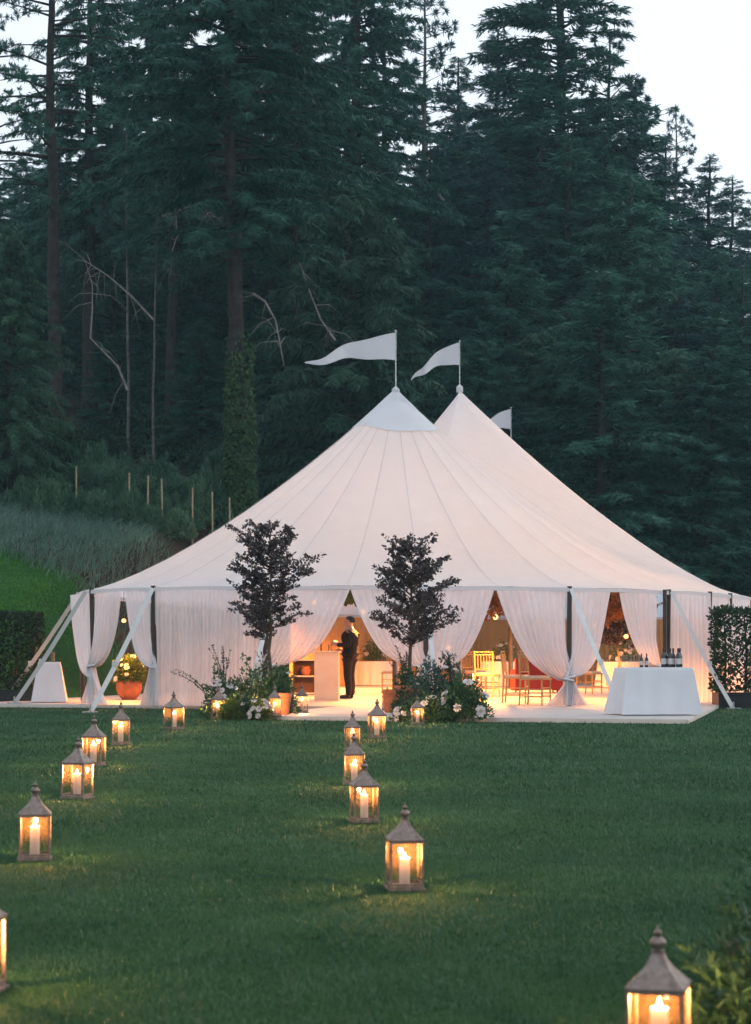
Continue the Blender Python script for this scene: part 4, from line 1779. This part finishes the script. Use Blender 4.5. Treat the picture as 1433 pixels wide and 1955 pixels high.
# ------------------------------------------------------------------ tables
def draped_table(label, clothlabel, c, sx, sy, h, rz, seed, amp=.022, flare=.06):
    """trestle under a floor-length cloth"""
    r = np.random.default_rng(seed)
    t = thing('folding_table', label, 'table', (c[0], c[1], c[2]), rz)
    mb = MB()
    mb.box((0, 0, h - .02), (sx, sy, .03))
    mb.build('tabletop', M['white_wood'], t)
    for a in (-1, 1):
        for b in (-1, 1):
            mb = MB()
            mb.tube([(a * (sx / 2 - .12), b * (sy / 2 - .1), 0), (a * (sx / 2 - .12), b * (sy / 2 - .1), h - .03)], .016, 8)
            mb.build('leg', M['steel'], t)
    # cloth: rings of a rounded rectangle, folds grow towards the floor
    per = []
    N = 220
    P2 = 2 * (sx + sy)
    for k in range(N):
        s = P2 * k / N
        if s < sx:
            p, nn = (-sx / 2 + s, -sy / 2), (0, -1)
        elif s < sx + sy:
            p, nn = (sx / 2, -sy / 2 + s - sx), (1, 0)
        elif s < 2 * sx + sy:
            p, nn = (sx / 2 - (s - sx - sy), sy / 2), (0, 1)
        else:
            p, nn = (-sx / 2, sy / 2 - (s - 2 * sx - sy)), (-1, 0)
        cd = min(abs(abs(p[0]) - sx / 2) + abs(abs(p[1]) - sy / 2), .5)
        corner = math.exp(-(cd / .10) ** 2)
        per.append((p, nn, corner, s))
    vs, rows = [], []
    phs = r.uniform(0, 6, 6)
    hs = [0, .004, .03, .1, .2, .35, .5, .65, .8, .92, 1.0]
    for q in hs:
        for p, nn, corner, s in per:
            z = h + .006 - q * (h - .012)
            fold = amp * q * (math.sin(s * 9 + phs[0]) * .5 + math.sin(s * 5.3 + phs[1] + q) * .6 + math.sin(s * 17 + phs[2]) * .3)
            out = .008 * min(1, q * 30) + flare * q + fold + .10 * corner * q
            dx, dy = nn
            if corner > .05:
                cl = math.hypot(p[0], p[1])
                dx = dx * (1 - corner) + corner * (1 if p[0] > 0 else -1) * .7
                dy = dy * (1 - corner) + corner * (1 if p[1] > 0 else -1) * .7
            vs.append((p[0] + dx * out, p[1] + dy * out, z))
    fs = grid_faces(N, len(hs), True)
    me = bpy.data.meshes.new('tablecloth')
    me.from_pydata(vs, [], fs + [tuple(range(N))])
    me.polygons.foreach_set('use_smooth', np.ones(len(me.polygons), dtype=bool))
    me.set_sharp_from_angle(angle=R(60))
    cl = link('tablecloth', me, M['linen'], None, (c[0], c[1], c[2]), rz)
    tag(cl, clothlabel, 'tablecloth')
    return t


DT = (PXX(1247, 28.1), 28.1)
DRZ = .13
draped_table('drinks table with bottles standing at the right end of the deck', 'smooth bluish-white floor-length cloth over the drinks table with bottles', (DT[0], DT[1], FLOOR), 1.06, .72, .74, DRZ, 501, .045, .07)
ST = (PXX(94, 35.6), 35.6)
draped_table('small table by the left hedge at the end of the deck', 'white floor-length cloth over the small table by the left hedge', (ST[0], ST[1], FLOOR), .42, .42, .80, .15, 502, .012, .09)


def local(c, rz, x, y, z):
    return (c[0] + x * math.cos(rz) - y * math.sin(rz), c[1] + x * math.sin(rz) + y * math.cos(rz), z)


def bottle(loc, label, s=1.0, group=None):
    t = thing('wine_bottle', label, 'bottle', loc, random.uniform(0, 6), group)
    mb = MB()
    mb.lathe([(.002, .004), (.034, 0), (.037, .006), (.037, .175), (.033, .200), (.018, .222), (.014, .235), (.0135, .285), (.0155, .287), (.0155, .298), (.004, .300)], n=14, cap=False)
    mb.build('body', M['bottle'], t, smooth=True)
    mb = MB()
    mb.lathe([(.0378, .05), (.0378, .14)], n=14, cap=False)
    mb.build('paper_label', M['bottle_label'], t, smooth=True)
    mb = MB()
    mb.lathe([(.0148, .24), (.0148, .285), (.0165, .286), (.0165, .301), (.002, .302)], n=12, cap=False)
    mb.build('foil', M['foil'], t, smooth=True)
    t.scale = (s, s, s)
    return t


TOPZ = FLOOR + .748
ordn = ('first', 'second', 'third', 'fourth', 'fifth', 'sixth')
for k in range(6):
    bottle(local(DT, DRZ, .17 + k * .055 + (.02 if k > 2 else 0), .02 + (k % 2) * .085, TOPZ), '%s bottle from the left in the tight row of six on the drinks table' % ordn[k], 1.0, 'row of wine bottles')
for k, (x, y) in enumerate(((-.20, -.02), (-.095, .05))):
    bottle(local(DT, DRZ, x, y, TOPZ), ('dark bottle standing apart beside the glassware on the drinks table', 'second free-standing dark bottle, closer to the tight row on the drinks table')[k], .72, 'free-standing bottles')


def glass_obj(loc, label, h=.17, r=.034, group=None):
    mb = MB()
    mb.lathe([(r * .9, 0), (r * .9, .003), (.004, .008), (.0035, h * .45), (r * .6, h * .52), (r, h * .7), (r * .86, h), (r * .83, h), (r * .96, h * .7), (r * .55, h * .54)], n=14, cap=False)
    o = mb.build('wine_glass', M['glass'], smooth=True)
    o.location = loc
    return tag(o, label, 'glass', group)


for k in range(5):
    glass_obj(local(DT, DRZ, -.50 + k * .072, .04 + .06 * (k % 2), TOPZ), '%s stemmed glass from the left on the drinks table' % ordn[k], .19, .036, 'stemmed glasses')
mb = MB()
mb.lathe([(.05, 0), (.055, .01), (.06, .16), (.066, .2), (.062, .2), (.055, .16), (.045, .02)], n=18, cap=False)
o = mb.build('glass_vase', M['glass'], smooth=True)
o.location = local(ST, 0, .06, 0, FLOOR + .81)
tag(o, 'tall glass jug on the small table by the left hedge', 'jug')
mb = MB()
mb.lathe([(.03, 0), (.06, .015), (.075, .05), (.06, .085), (.03, .10)], n=16)
o = mb.build('dark_bowl', M['planter'], smooth=True)
o.location = local(ST, 0, -.12, -.03, FLOOR + .81)
tag(o, 'small dark round pot on the small table by the left hedge', 'bowl')

# ------------------------------------------------------------------ inside the tent
WARM = (1.0, .32, .055)


def pendant_lamp(x, y, z, r, energy, label, cord=1.6):
    """woven globe lamp hung from the roof"""
    t = thing('pendant_lamp', label, 'lamp', (x, y, z))
    mb = MB()
    prof = [(r * math.sin(a) + .002, -r * math.cos(a)) for a in np.linspace(.12, math.pi - .12, 12)]
    mb.lathe(prof, n=18, cap=True)
    mb.build('globe', M['lamp_glow'], t, smooth=True)
    mb = MB()
    for k in range(10):
        a = 2 * math.pi * k / 10
        mb.tube([(1.02 * r * math.sin(b) * math.cos(a), 1.02 * r * math.sin(b) * math.sin(a), -1.02 * r * math.cos(b)) for b in np.linspace(.1, math.pi - .1, 9)], .006, 4)
    mb.build('cage', M['gold_wood'], t)
    mb = MB()
    mb.tube([(0, 0, r), (0, 0, cord)], .006, 6)
    mb.build('cord', M['planter'], t)
    ld = bpy.data.lights.new('lamp_light', 'SPOT')
    ld.energy, ld.color, ld.shadow_soft_size = energy, WARM, .08
    ld.spot_size, ld.spot_blend = R(172), .35
    lo = bpy.data.objects.new('lamp_light', ld)
    COL.objects.link(lo)
    lo.parent = t
    lo.location = (0, 0, -r - .09)
    return t


for px, py, d, rr, e, lab in (
        (694, 1168, 39.5, .20, 260, 'glowing globe lamp seen through the top of the entrance'),
        (945, 1178, 38.6, .22, 260, 'glowing globe lamp hanging in the opening above the gold chairs'),
        (1195, 1215, 37.6, .17, 190, 'glowing globe lamp hanging in the opening behind the drinks table'),
        (236, 1185, 37.2, .16, 130, 'glowing globe lamp hanging in the narrow opening at the left corner'),
        (800, 1130, 47.0, .25, 420, 'glowing globe lamp deep in the middle of the tent'),
        (1010, 1140, 49.0, .25, 420, 'glowing globe lamp deep in the right part of the tent'),
        (600, 1150, 34.6, .16, 45, 'glowing globe lamp behind the curtain on the left side of the entrance'),
        (856, 1236, 34.0, .16, 15, 'glowing globe lamp shining through the curtain beside the rose bush'),
        (1134, 1195, 35.2, .14, 30, 'glowing globe lamp behind the curtain left of the drinks table'),
        (640, 1150, 50.0, .25, 420, 'added globe lamp deep in the left part of the tent, lighting the back curtains')):  # last lamp is unseen, added to light the back curtains
    p = P(px, py, d)
    pendant_lamp(p.x, p.y, p.z, rr * .28, e * 3.4, lab, .35 if d < 37 else 1.0)
# uplights added unseen at the centre poles to light the roof cloth
for k, pk in enumerate(PK):
    t = thing('added_uplight', 'unseen uplight at the foot of the %s centre pole' % ('front', 'middle', 'rear')[k], 'lamp', (pk.x + .35, pk.y - .2, FLOOR))
    mb = MB()
    mb.lathe([(.10, 0), (.10, .02), (.06, .03), (.085, .16), (.10, .2), (.085, .2), (.07, .17)], n=16, cap=False)
    mb.build('housing', M['lantern_metal'], t, smooth=True)
    mb = MB()
    mb.lathe([(.002, .185), (.08, .18)], n=16, cap=False)
    mb.build('lens', M['lamp_glow'], t)
    ld = bpy.data.lights.new('added_uplight_beam', 'SPOT')
    ld.energy = (70, 165, 80)[k]
    ld.color = (1.0, .90, .84)
    ld.spot_size = R(120)
    ld.spot_blend = .7
    ld.shadow_soft_size = .1
    lo = bpy.data.objects.new('added_uplight_beam', ld)
    COL.objects.link(lo)
    lo.parent = t
    lo.location = (0, 0, .26)
    lo.rotation_euler = (R(180), 0, 0)


def chiavari(name='gold_chair'):
    t = thing(name, 'chair', 'chair')
    sw, sd, sh, bh = .38, .38, .44, .92
    legs = []
    for sx in (-1, 1):
        mb = MB()
        mb.tube([(sx * sw / 2, -sd / 2, 0), (sx * sw / 2, -sd / 2, sh)], [.014, .018], 8)
        mb.build('leg', M['gold_wood'], t, smooth=True)
        mb = MB()
        mb.tube([(sx * sw / 2, sd / 2 + .03, 0), (sx * sw / 2, sd / 2, sh), (sx * sw / 2, sd / 2 + .05, bh)], [.014, .018, .014], 8)
        mb.build('leg', M['gold_wood'], t, smooth=True)
    mb = MB()
    mb.box((0, 0, sh), (sw + .04, sd + .04, .03))
    mb.build('seat', M['gold_wood'], t)
    mb = MB()
    mb.box((0, 0, sh + .035), (sw, sd, .04), 0, .94)
    mb.build('cushion', M['cushion'], t)
    for k in range(5):
        x = -.125 + k * .0625
        mb = MB()
        mb.tube([(x, sd / 2 + .012, sh + .12), (x, sd / 2 + .045, bh - .06)], .008, 6)
        mb.build('back_spindle', M['gold_wood'], t)
    for z, y in ((bh - .015, sd / 2 + .05), (bh - .07, sd / 2 + .044), (sh + .12, sd / 2 + .012)):
        mb = MB()
        mb.tube([(-sw / 2, y, z), (sw / 2, y, z)], .011, 6)
        mb.build('back_rail', M['gold_wood'], t)
    for z in (.14, .26):
        for sx in (-1, 1):
            mb = MB()
            mb.tube([(sx * sw / 2, -sd / 2, z), (sx * sw / 2, sd / 2 + .02, z)], .009, 6)
            mb.build('stretcher', M['gold_wood'], t)
        mb = MB()
        mb.tube([(-sw / 2, -sd / 2, z + .03), (sw / 2, -sd / 2, z + .03)], .009, 6)
        mb.build('stretcher', M['gold_wood'], t)
    return t


CH = chiavari()
first = True
for px, py, rz, lab in (
        (930, 1331, 2.75, 'gold spindle-back chair on the left in the opening between the curtains'),
        (985, 1342, 1.35, 'gold spindle-back chair turned sideways on the right in the opening'),
        (1022, 1346, 1.1, 'gold spindle-back chair half hidden by the wide sweeping curtain'),
        (905, 1322, 2.4, 'gold spindle-back chair furthest left, partly behind the rose bush'),
        (752, 1322, -.7, 'gold spindle-back chair just inside the entrance on the right'),
        (1125, 1325, .9, 'gold spindle-back chair behind the drinks table opening')):
    d = DG(py, FLOOR)
    t = CH if first else copy_tree(CH)
    first = False
    t.location = (PXX(px, d), d, FLOOR)
    t.rotation_euler = (0, 0, rz)
    t.scale = (1.12, 1.12, 1.12)
    tag(t, lab, 'chair', 'gold spindle-back chairs')


def round_table(px, py, rad, h, label, clothlabel, seed):
    r = np.random.default_rng(seed)
    d = DG(py, FLOOR)
    x = PXX(px, d)
    t = thing('round_table', label, 'table', (x, d, FLOOR))
    mb = MB()
    mb.lathe([(.01, h - .03), (rad, h - .03), (rad, h - .003), (.01, h - .003)], n=28, cap=False)
    mb.build('tabletop', M['white_wood'], t)
    mb = MB()
    mb.lathe([(.25, 0), (.25, .03), (.05, .06), (.05, h - .03)], n=14)
    mb.build('pedestal', M['white_wood'], t)
    vs = []
    N = 120
    hs = [0, .0, .02, .1, .25, .45, .7, 1.0]
    for j, q in enumerate(hs):
        for k in range(N):
            a = 2 * math.pi * k / N
            ro = (.02 if j == 0 else rad + .006) + (.05 + .035 * math.sin(a * 15) + .02 * math.sin(a * 23 + 1)) * q
            vs.append((ro * math.cos(a), ro * math.sin(a), h + .004 - q * (h - .01)))
    o = link('round_tablecloth', np_mesh('round_tablecloth', vs, grid_faces(N, len(hs), True), smooth=True), M['linen'], None, (x, d, FLOOR))
    tag(o, clothlabel, 'tablecloth')
    # flowers on top
    c = planting(px, d, .42, .42, .62, 'flower arrangement on the ' + label.replace(' seen', ''), 'bush_leaf', seed, 1100, FLOOR + h + .01, 9, .06, 'flower_arrangement', cat='flowers')
    return x, d


round_table(965, 1310, .75, .75, 'round dining table seen behind the two gold chairs', 'white cloth on the round dining table behind the two gold chairs', 601)
round_table(712, 1308, .75, .75, 'round dining table seen through the entrance', 'white cloth on the round dining table inside the entrance', 602)
round_table(1190, 1312, .75, .75, 'round dining table seen behind the drinks table', 'white cloth on the round dining table behind the drinks table', 603)
round_table(1075, 1300, .8, .75, 'round dining table seen under the wide sweeping curtain', 'white cloth on the round dining table under the wide sweeping curtain', 604)

# large glowing urn in the left opening with its foliage
d = DG(1336, FLOOR)
up = Vector((PXX(246, d), d, FLOOR))
t = thing('urn', 'big round orange-lit urn in the narrow opening at the left corner', 'pot', up)
mb = MB()
mb.lathe([(.14, 0), (.16, .02), (.24, .13), (.275, .24), (.265, .34), (.24, .38), (.255, .40), (.235, .40), (.22, .37)], n=28, cap=False)
mb.build('body', M['terracotta'], t, smooth=True)
mb = MB()
mb.lathe([(.005, .365), (.225, .36)], n=20, cap=False)
mb.build('soil', M['soil'], t)
planting(246, d, .38, .34, .62, 'olive-green leafy plant growing in the orange-lit urn', 'bush_leaf_lime', 611, 2200, FLOOR + .36, 9, .05, 'urn_plant', cat='plant')
light_point('lamp_light', (PXX(205, d) + .05, d + .25, .9), 16, WARM, .05, None).parent = t

# lectern, sideboard, sofa
d = DG(1337, FLOOR)
x = PXX(624, d)
t = thing('reception_lectern', 'pale box-shaped reception lectern inside the entrance beside the standing person', 'lectern', (x, d, FLOOR), -.06)
mb = MB()
mb.box((0, 0, .50), (.50, .40, 1.0))
mb.build('body', M['white_wood'], t)
mb = MB()
mb.box((0, 0, 1.016), (.56, .46, .03))
mb.build('top', M['white_wood'], t)
mb = MB()
for dx, dz, sx_, sz in ((0, .05, .46, .02), (0, .95, .46, .02), (-.22, .5, .02, .88), (.22, .5, .02, .88)):
    mb.box((dx, -.204, dz), (sx_, .012, sz))
mb.build('trim', M['white_wood'], t)
LECT = (x, d)
mb = MB()
mb.lathe([(.045, 0), (.05, .005), (.05, .012), (.035, .012), (.03, .09), (.04, .14), (.036, .14), (.026, .09), (.03, .02)], n=16, cap=False)
o = mb.build('votive_glass', M['glass'], smooth=True)
o.location = (x + .06, d - .04, FLOOR + 1.032)
tag(o, 'small clear votive glass on top of the reception lectern', 'glass')

d2 = DG(1326, FLOOR)
x2 = PXX(585, d2)
t = thing('open_shelf', 'dark wooden open shelf left of the reception lectern', 'shelf', (x2, d2, FLOOR), -.05)
mb = MB()
mb.box((0, .17, .42), (.62, .02, .84))
mb.build('back_panel', M['brown_wood'], t)
for sx in (-1, 1):
    mb = MB()
    mb.box((sx * .30, 0, .42), (.03, .34, .84))
    mb.build('side_panel', M['brown_wood'], t)
for z in (.03, .44, .83):
    mb = MB()
    mb.box((0, -.004, z), (.57, .335, .03))
    mb.build('shelf_board', M['white_wood'], t)
mb = MB()
mb.lathe([(.06, 0), (.11, .05), (.12, .13), (.09, .2), (.10, .22), (.08, .22)], n=18, cap=False)
o = mb.build('orange_vase', M['terracotta'], smooth=True)
o.location = (x2 - .02, d2 - .02, FLOOR + .46)
tag(o, 'round orange vase on the middle board of the dark open shelf', 'vase')

d3 = DG(1322, FLOOR)
x3 = PXX(1024, d3)
t = thing('red_sofa', 'red upholstered seat glimpsed behind the wide sweeping curtain', 'sofa', (x3, d3, FLOOR), .1)
mb = MB()
mb.box((0, 0, .25), (1.0, .7, .34))
mb.build('seat', M['red_cloth'], t)
mb = MB()
mb.box((0, .36, .5), (1.0, .16, .72), 0, .96)
mb.build('backrest', M['red_cloth'], t)
for sx in (-1, 1):
    mb = MB()
    mb.box((sx * .55, 0, .32), (.12, .72, .54), 0, .95)
    mb.build('armrest', M['red_cloth'], t)
    for sy in (-1, 1):
        mb = MB()
        mb.tube([(sx * .48, sy * .28, 0), (sx * .48, sy * .28, .09)], [.02, .028], 8)
        mb.build('leg', M['brown_wood'], t)

# tree inside, seen through the opening behind the drinks table
t = potted_tree(1180, 38.5, 1120, 1240, 95, 'leafy indoor tree in the opening behind the drinks table', 'terracotta pot of the indoor tree behind the drinks table', FLOOR, (.24, .18, .36))
# dark sideboards at the back
for px, py, w, lab in ((960, 1296, 1.6, 'dark sideboard deep inside the opening above the gold chairs'), (1160, 1300, 1.3, 'dark sideboard deep inside behind the drinks table'), (690, 1296, 1.4, 'dark sideboard deep inside the entrance')):
    d = DG(py, FLOOR) + 3
    t = thing('sideboard', lab, 'sideboard', (PXX(px, d), d, FLOOR))
    mb = MB()
    mb.box((0, 0, .56), (w, .45, .9))
    mb.build('body', M['brown_wood'], t)
    mb = MB()
    mb.box((0, 0, 1.03), (w + .08, .5, .04))
    mb.build('top', M['brown_wood'], t)
    for k in range(3):
        mb = MB()
        mb.box((-w / 3 + k * w / 3, -.232, .56), (w / 3 - .04, .016, .8))
        mb.build('door', M['brown_wood'], t)
    for sx in (-1, 1):
        mb = MB()
        mb.box((sx * (w / 2 - .06), 0, .055), (.06, .36, .11))
        mb.build('leg', M['brown_wood'], t)

# petals blown onto the lawn
for k, (px, py) in enumerate(((1362, 1728), (1376, 1730), (274, 1736), (238, 1868))):
    d = DG(py, .02)
    o = link('fallen_petal', np_mesh('fallen_petal', [(-.006, 0, .002), (0, -.004, 0), (.006, 0, .002), (.003, .005, .0015), (-.003, .005, .0015)], [(0, 1, 2, 3, 4)]), M['petal'], None, (PXX(px, d), d, .018), k * 1.3)
    tag(o, 'tiny white petal lying on the lawn', 'petal', 'petals blown onto the lawn')

# russet foliage hung under the roof, seen through the openings
for k, (px, py, dd_, rx, rz, lab) in enumerate((
        (945, 1150, 38.0, .8, .55, 'russet leafy garland hanging in the top of the opening above the gold chairs'),
        (1182, 1150, 37.2, .6, .60, 'russet leafy garland hanging in the top of the opening behind the drinks table'),
        (668, 1140, 40.5, .7, .40, 'olive-brown leafy garland hanging in the top of the entrance opening'))):
    p = P(px, py, dd_)
    r = np.random.default_rng(700 + k)
    t = thing('hanging_garland', lab, 'garland', p)
    v, f = leaf_mound(2600, rx, .5, rz, r, .05, .12, .5, .2)
    v = v.copy()
    v[:, 2] = -v[:, 2] + .25
    link('foliage', np_mesh('garland_foliage', v, f), M['autumn_leaf'] if k < 2 else M['bush_leaf_lime'], t)
    mb = MB()
    for sx in (-1, 1):
        mb.tube([(sx * rx * .6, 0, .1), (sx * rx * .55, 0, (.8, .35, 1.0)[k])], .006, 5)
    mb.tube([(-rx * .7, 0, .12), (rx * .7, 0, .12)], .02, 6)
    mb.build('hanging_bar', M['olive_stem'], t)
# ------------------------------------------------------------------ the person at the entrance
def skin_mesh(name, verts, edges, radii, mat, root=0, subsurf=2, parent=None):
    me = bpy.data.meshes.new(name)
    me.from_pydata([tuple(v) for v in verts], edges, [])
    o = link(name, me, None)
    sk = o.modifiers.new('skin', 'SKIN')
    sk.use_smooth_shade = True
    lay = me.skin_vertices[0].data
    for i, r in enumerate(radii):
        lay[i].radius = r if isinstance(r, tuple) else (r, r)
        lay[i].use_root = (i == root)
    ss = o.modifiers.new('sub', 'SUBSURF')
    ss.levels = ss.render_levels = subsurf
    dg = bpy.context.evaluated_depsgraph_get()
    m2 = bpy.data.meshes.new_from_object(o.evaluated_get(dg))
    bpy.data.objects.remove(o)
    m2.name = name
    m2.materials.clear()
    m2.materials.append(mat)
    m2.polygons.foreach_set('use_smooth', np.ones(len(m2.polygons), dtype=bool))
    return link(name, m2, None, parent)


def person():
    d = DG(1333.5, FLOOR)
    x = PXX(667, d)
    t = thing('person', 'person in a black suit standing inside the entrance, holding a drink over the lectern', 'person', (x, d, FLOOR), R(-18))
    # local frame: faces -X, left hand side is -Y (towards the camera)
    # figure 1.82 m, weight on both feet, forearm of the far and near arm bent forward
    H = 1.84
    V, E, Rr = [], [], []

    def add(p, r, prev=None):
        V.append(p)
        Rr.append(r)
        if prev is not None:
            E.append((prev, len(V) - 1))
        return len(V) - 1
    pel = add((0, 0, .95), (.125, .16))
    wai = add((.01, 0, 1.10), (.105, .14), pel)
    che = add((.005, 0, 1.30), (.125, .175), wai)
    shc = add((.015, 0, 1.45), (.085, .12), che)
    nek = add((0, 0, 1.55), (.058, .058), shc)
    hea = add((-.015, 0, 1.610), (.075, .070), nek)
    hd2 = add((-.018, 0, 1.690), (.092, .076), hea)
    hd3 = add((-.005, 0, 1.755), (.062, .056), hd2)
    for sy in (-1, 1):
        hip = add((0, sy * .09, .90), (.085, .088), pel)
        kn = add((-.015, sy * .095, .50), (.062, .060), hip)
        cal = add((.015, sy * .095, .34), (.058, .055), kn)
        ank = add((.02, sy * .095, .09), (.040, .038), cal)
        toe = add((-.13, sy * .10, .035), (.035, .042), ank)
    arms = {}
    for sy in (-1, 1):
        sh = add((.02, sy * .185, 1.43), (.062, .062), shc)
        if sy == -1:          # near arm: elbow back, forearm reaching forward holding the drink
            el = add((.06, sy * .235, 1.16), (.050, .050), sh)
            wr = add((-.20, sy * .20, 1.17), (.032, .032), el)
            hn = add((-.27, sy * .19, 1.185), (.030, .042), wr)
        else:
            el = add((.05, sy * .235, 1.15), (.050, .050), sh)
            wr = add((-.17, sy * .16, 1.05), (.032, .032), el)
            hn = add((-.24, sy * .13, 1.06), (.030, .042), wr)
        arms[sy] = (V[el], V[wr], V[hn])
        # fingers: rooted inside the palm, curled round what is held
        base = Vector(V[hn])
        for k in range(4):
            off = Vector((-.030, -.004 * sy, .028 - .019 * k))
            a = add(tuple(base + off), .010, hn)
            b_ = add(tuple(base + off + Vector((-.036 + .004 * abs(k - 1.3), .018 * -sy, -.004))), .009, a)
            c_ = add(tuple(base + off + Vector((-.040, .050 * -sy, -.008))), .008, b_)
        th = add(tuple(base + Vector((-.004, -sy * .024, .030))), .011, hn)
        th2 = add(tuple(base + Vector((-.036, -sy * .042, .036))), .009, th)
    body = skin_mesh('body', V, E, Rr, M['skin'], 0, 2, t)
    # suit jacket
    JV, JE, JR = [], [], []

    def ja(p, r, prev=None):
        JV.append(p)
        JR.append(r)
        if prev is not None:
            JE.append((prev, len(JV) - 1))
        return len(JV) - 1
    j0 = ja((.01, 0, 1.12), (.128, .172))
    j1 = ja((.005, 0, 1.30), (.148, .200), j0)
    j2 = ja((.018, 0, 1.44), (.108, .150), j1)
    j2b = ja((.015, 0, 1.505), (.070, .085), j2)
    j3 = ja((.01, 0, .98), (.150, .190), j0)
    j4 = ja((.015, 0, .82), (.158, .192), j3)
    for sy in (-1, 1):
        el, wr, hn = arms[sy]
        a = ja((.02, sy * .19, 1.425), (.076, .078), j2)
        b_ = ja((.045, sy * .225, 1.30), (.066, .066), a)
        c_ = ja(el, (.062, .062), b_)
        e_ = ja(tuple(Vector(el).lerp(Vector(wr), .55)), (.052, .052), c_)
        ja(tuple(Vector(el).lerp(Vector(wr), .97)), (.046, .046), e_)
    skin_mesh('jacket', JV, JE, JR, M['suit'], 0, 2, t)
    # trousers
    TV, TE, TR = [], [], []

    def ta(p, r, prev=None):
        TV.append(p)
        TR.append(r)
        if prev is not None:
            TE.append((prev, len(TV) - 1))
        return len(TV) - 1
    t0 = ta((0, 0, .96), (.135, .168))
    for sy in (-1, 1):
        a = ta((0, sy * .09, .84), (.104, .100), t0)
        b_ = ta((-.012, sy * .095, .50), (.082, .078), a)
        c_ = ta((.014, sy * .095, .28), (.074, .070), b_)
        ta((.012, sy * .095, .055), (.066, .064), c_)
    skin_mesh('trousers', TV, TE, TR, M['suit'], 0, 2, t)
    for sy in (-1, 1):
        skin_mesh('shoe', [(.055, sy * .098, .042), (-.03, sy * .10, .044), (-.13, sy * .104, .034), (-.20, sy * .106, .026)], [(0, 1), (1, 2), (2, 3)], [(.044, .042), (.048, .050), (.036, .050), (.022, .034)], M['shoe'], 0, 2, t)
    mb = MB()
    mb.lathe([(.066, 1.505), (.064, 1.55), (.070, 1.552), (.074, 1.505)], n=18, cap=False)
    mb.build('shirt_collar', M['shirt'], t, smooth=True)
    # face: nose, ears, eyes, mouth; hair
    mb = MB()
    mb.tube([(-.085, 0, 1.705), (-.112, 0, 1.665), (-.090, 0, 1.652)], [.010, .015, .008], 8)
    mb.build('nose', M['skin'], t, smooth=True)
    for sy in (-1, 1):
        mb = MB()
        mb.lathe([(.001, -.006), (.018, -.004), (.022, .002), (.014, .006), (.001, .004)], n=12)
        o = mb.build('ear', M['skin'], t, smooth=True)
        o.location = (.008, sy * .079, 1.670)
        o.rotation_euler = (R(-90) * sy, 0, 0)
        o.scale = (.9, 1.4, 1)
        mb = MB()
        mb.lathe([(.001, -.008), (.009, 0), (.001, .008)], n=10)
        o = mb.build('eye', M['planter'], t, smooth=True)
        o.location = (-.092, sy * .032, 1.695)
    mb = MB()
    mb.tube([(-.092, -.022, 1.625), (-.099, 0, 1.623), (-.092, .022, 1.625)], [.004, .007, .004], 6)
    mb.build('mouth', M['red_cloth'], t, smooth=True)
    # short hair: a cap over crown and back of the head
    bmh = bmesh.new()
    bmesh.ops.create_uvsphere(bmh, u_segments=28, v_segments=18, radius=1.0)
    dele = [v for v in bmh.verts if (v.co.z < .05 + .55 * max(0, -v.co.x) and v.co.x < .1) or v.co.z < -.45]
    bmesh.ops.delete(bmh, geom=dele, context='VERTS')
    rr = random.Random(4)
    for v in bmh.verts:
        k = 1 + .05 * math.sin(v.co.y * 14 + v.co.z * 9) + rr.uniform(-.015, .015)
        v.co = Vector((.004 + v.co.x * .104 * k, v.co.y * .088 * k, 1.692 + v.co.z * .102 * k))
    hm = bpy.data.meshes.new('hair')
    bmh.to_mesh(hm)
    bmh.free()
    hm.polygons.foreach_set('use_smooth', np.ones(len(hm.polygons), dtype=bool))
    link('hair', hm, M['hair'], t)
    # the drink in the near hand, with a folded white napkin
    rot = Matrix.Rotation(R(-18), 3, 'Z')
    g = rot @ Vector((-.305, -.165, 1.14))
    g = Vector((x, d, FLOOR)) + g
    mb = MB()
    mb.lathe([(.022, 0), (.028, .004), (.033, .12), (.030, .12), (.025, .008)], n=14, cap=False)
    o = mb.build('tumbler', M['glass'], smooth=True)
    o.location = g
    tag(o, 'small glass held out by the person in the black suit', 'glass')
    mb = MB()
    mb.box((0, 0, 0), (.10, .09, .012))
    mb.box((.004, .003, .012), (.09, .08, .010), .1)
    o = mb.build('napkin', M['linen'])
    o.location = Vector((x, d, FLOOR)) + rot @ Vector((-.26, -.19, 1.232))
    o.rotation_euler = (.5, .3, .2)
    tag(o, 'folded white napkin in the hand of the person in the black suit', 'napkin')
    t.scale = (1.12, 1.12, 1.0)
    return t


person()

# ------------------------------------------------------------------ evening haze
mb = MB()
mb.box((0, 110, 28.0), (420, 360, 58.0))
hz = mb.build('haze', None)
m, nt, out = new_mat('evening_haze')
pv = nt.nodes.new('ShaderNodeVolumePrincipled')
pv.inputs['Color'].default_value = (.55, .90, 1.0, 1)
pv.inputs['Density'].default_value = .0005
pv.inputs['Anisotropy'].default_value = 0.0
nt.links.new(pv.outputs[0], out.inputs['Volume'])
hz.data.materials.append(m)
tag(hz, 'thin bluish evening haze over lawn and wood', 'haze', kind='stuff')
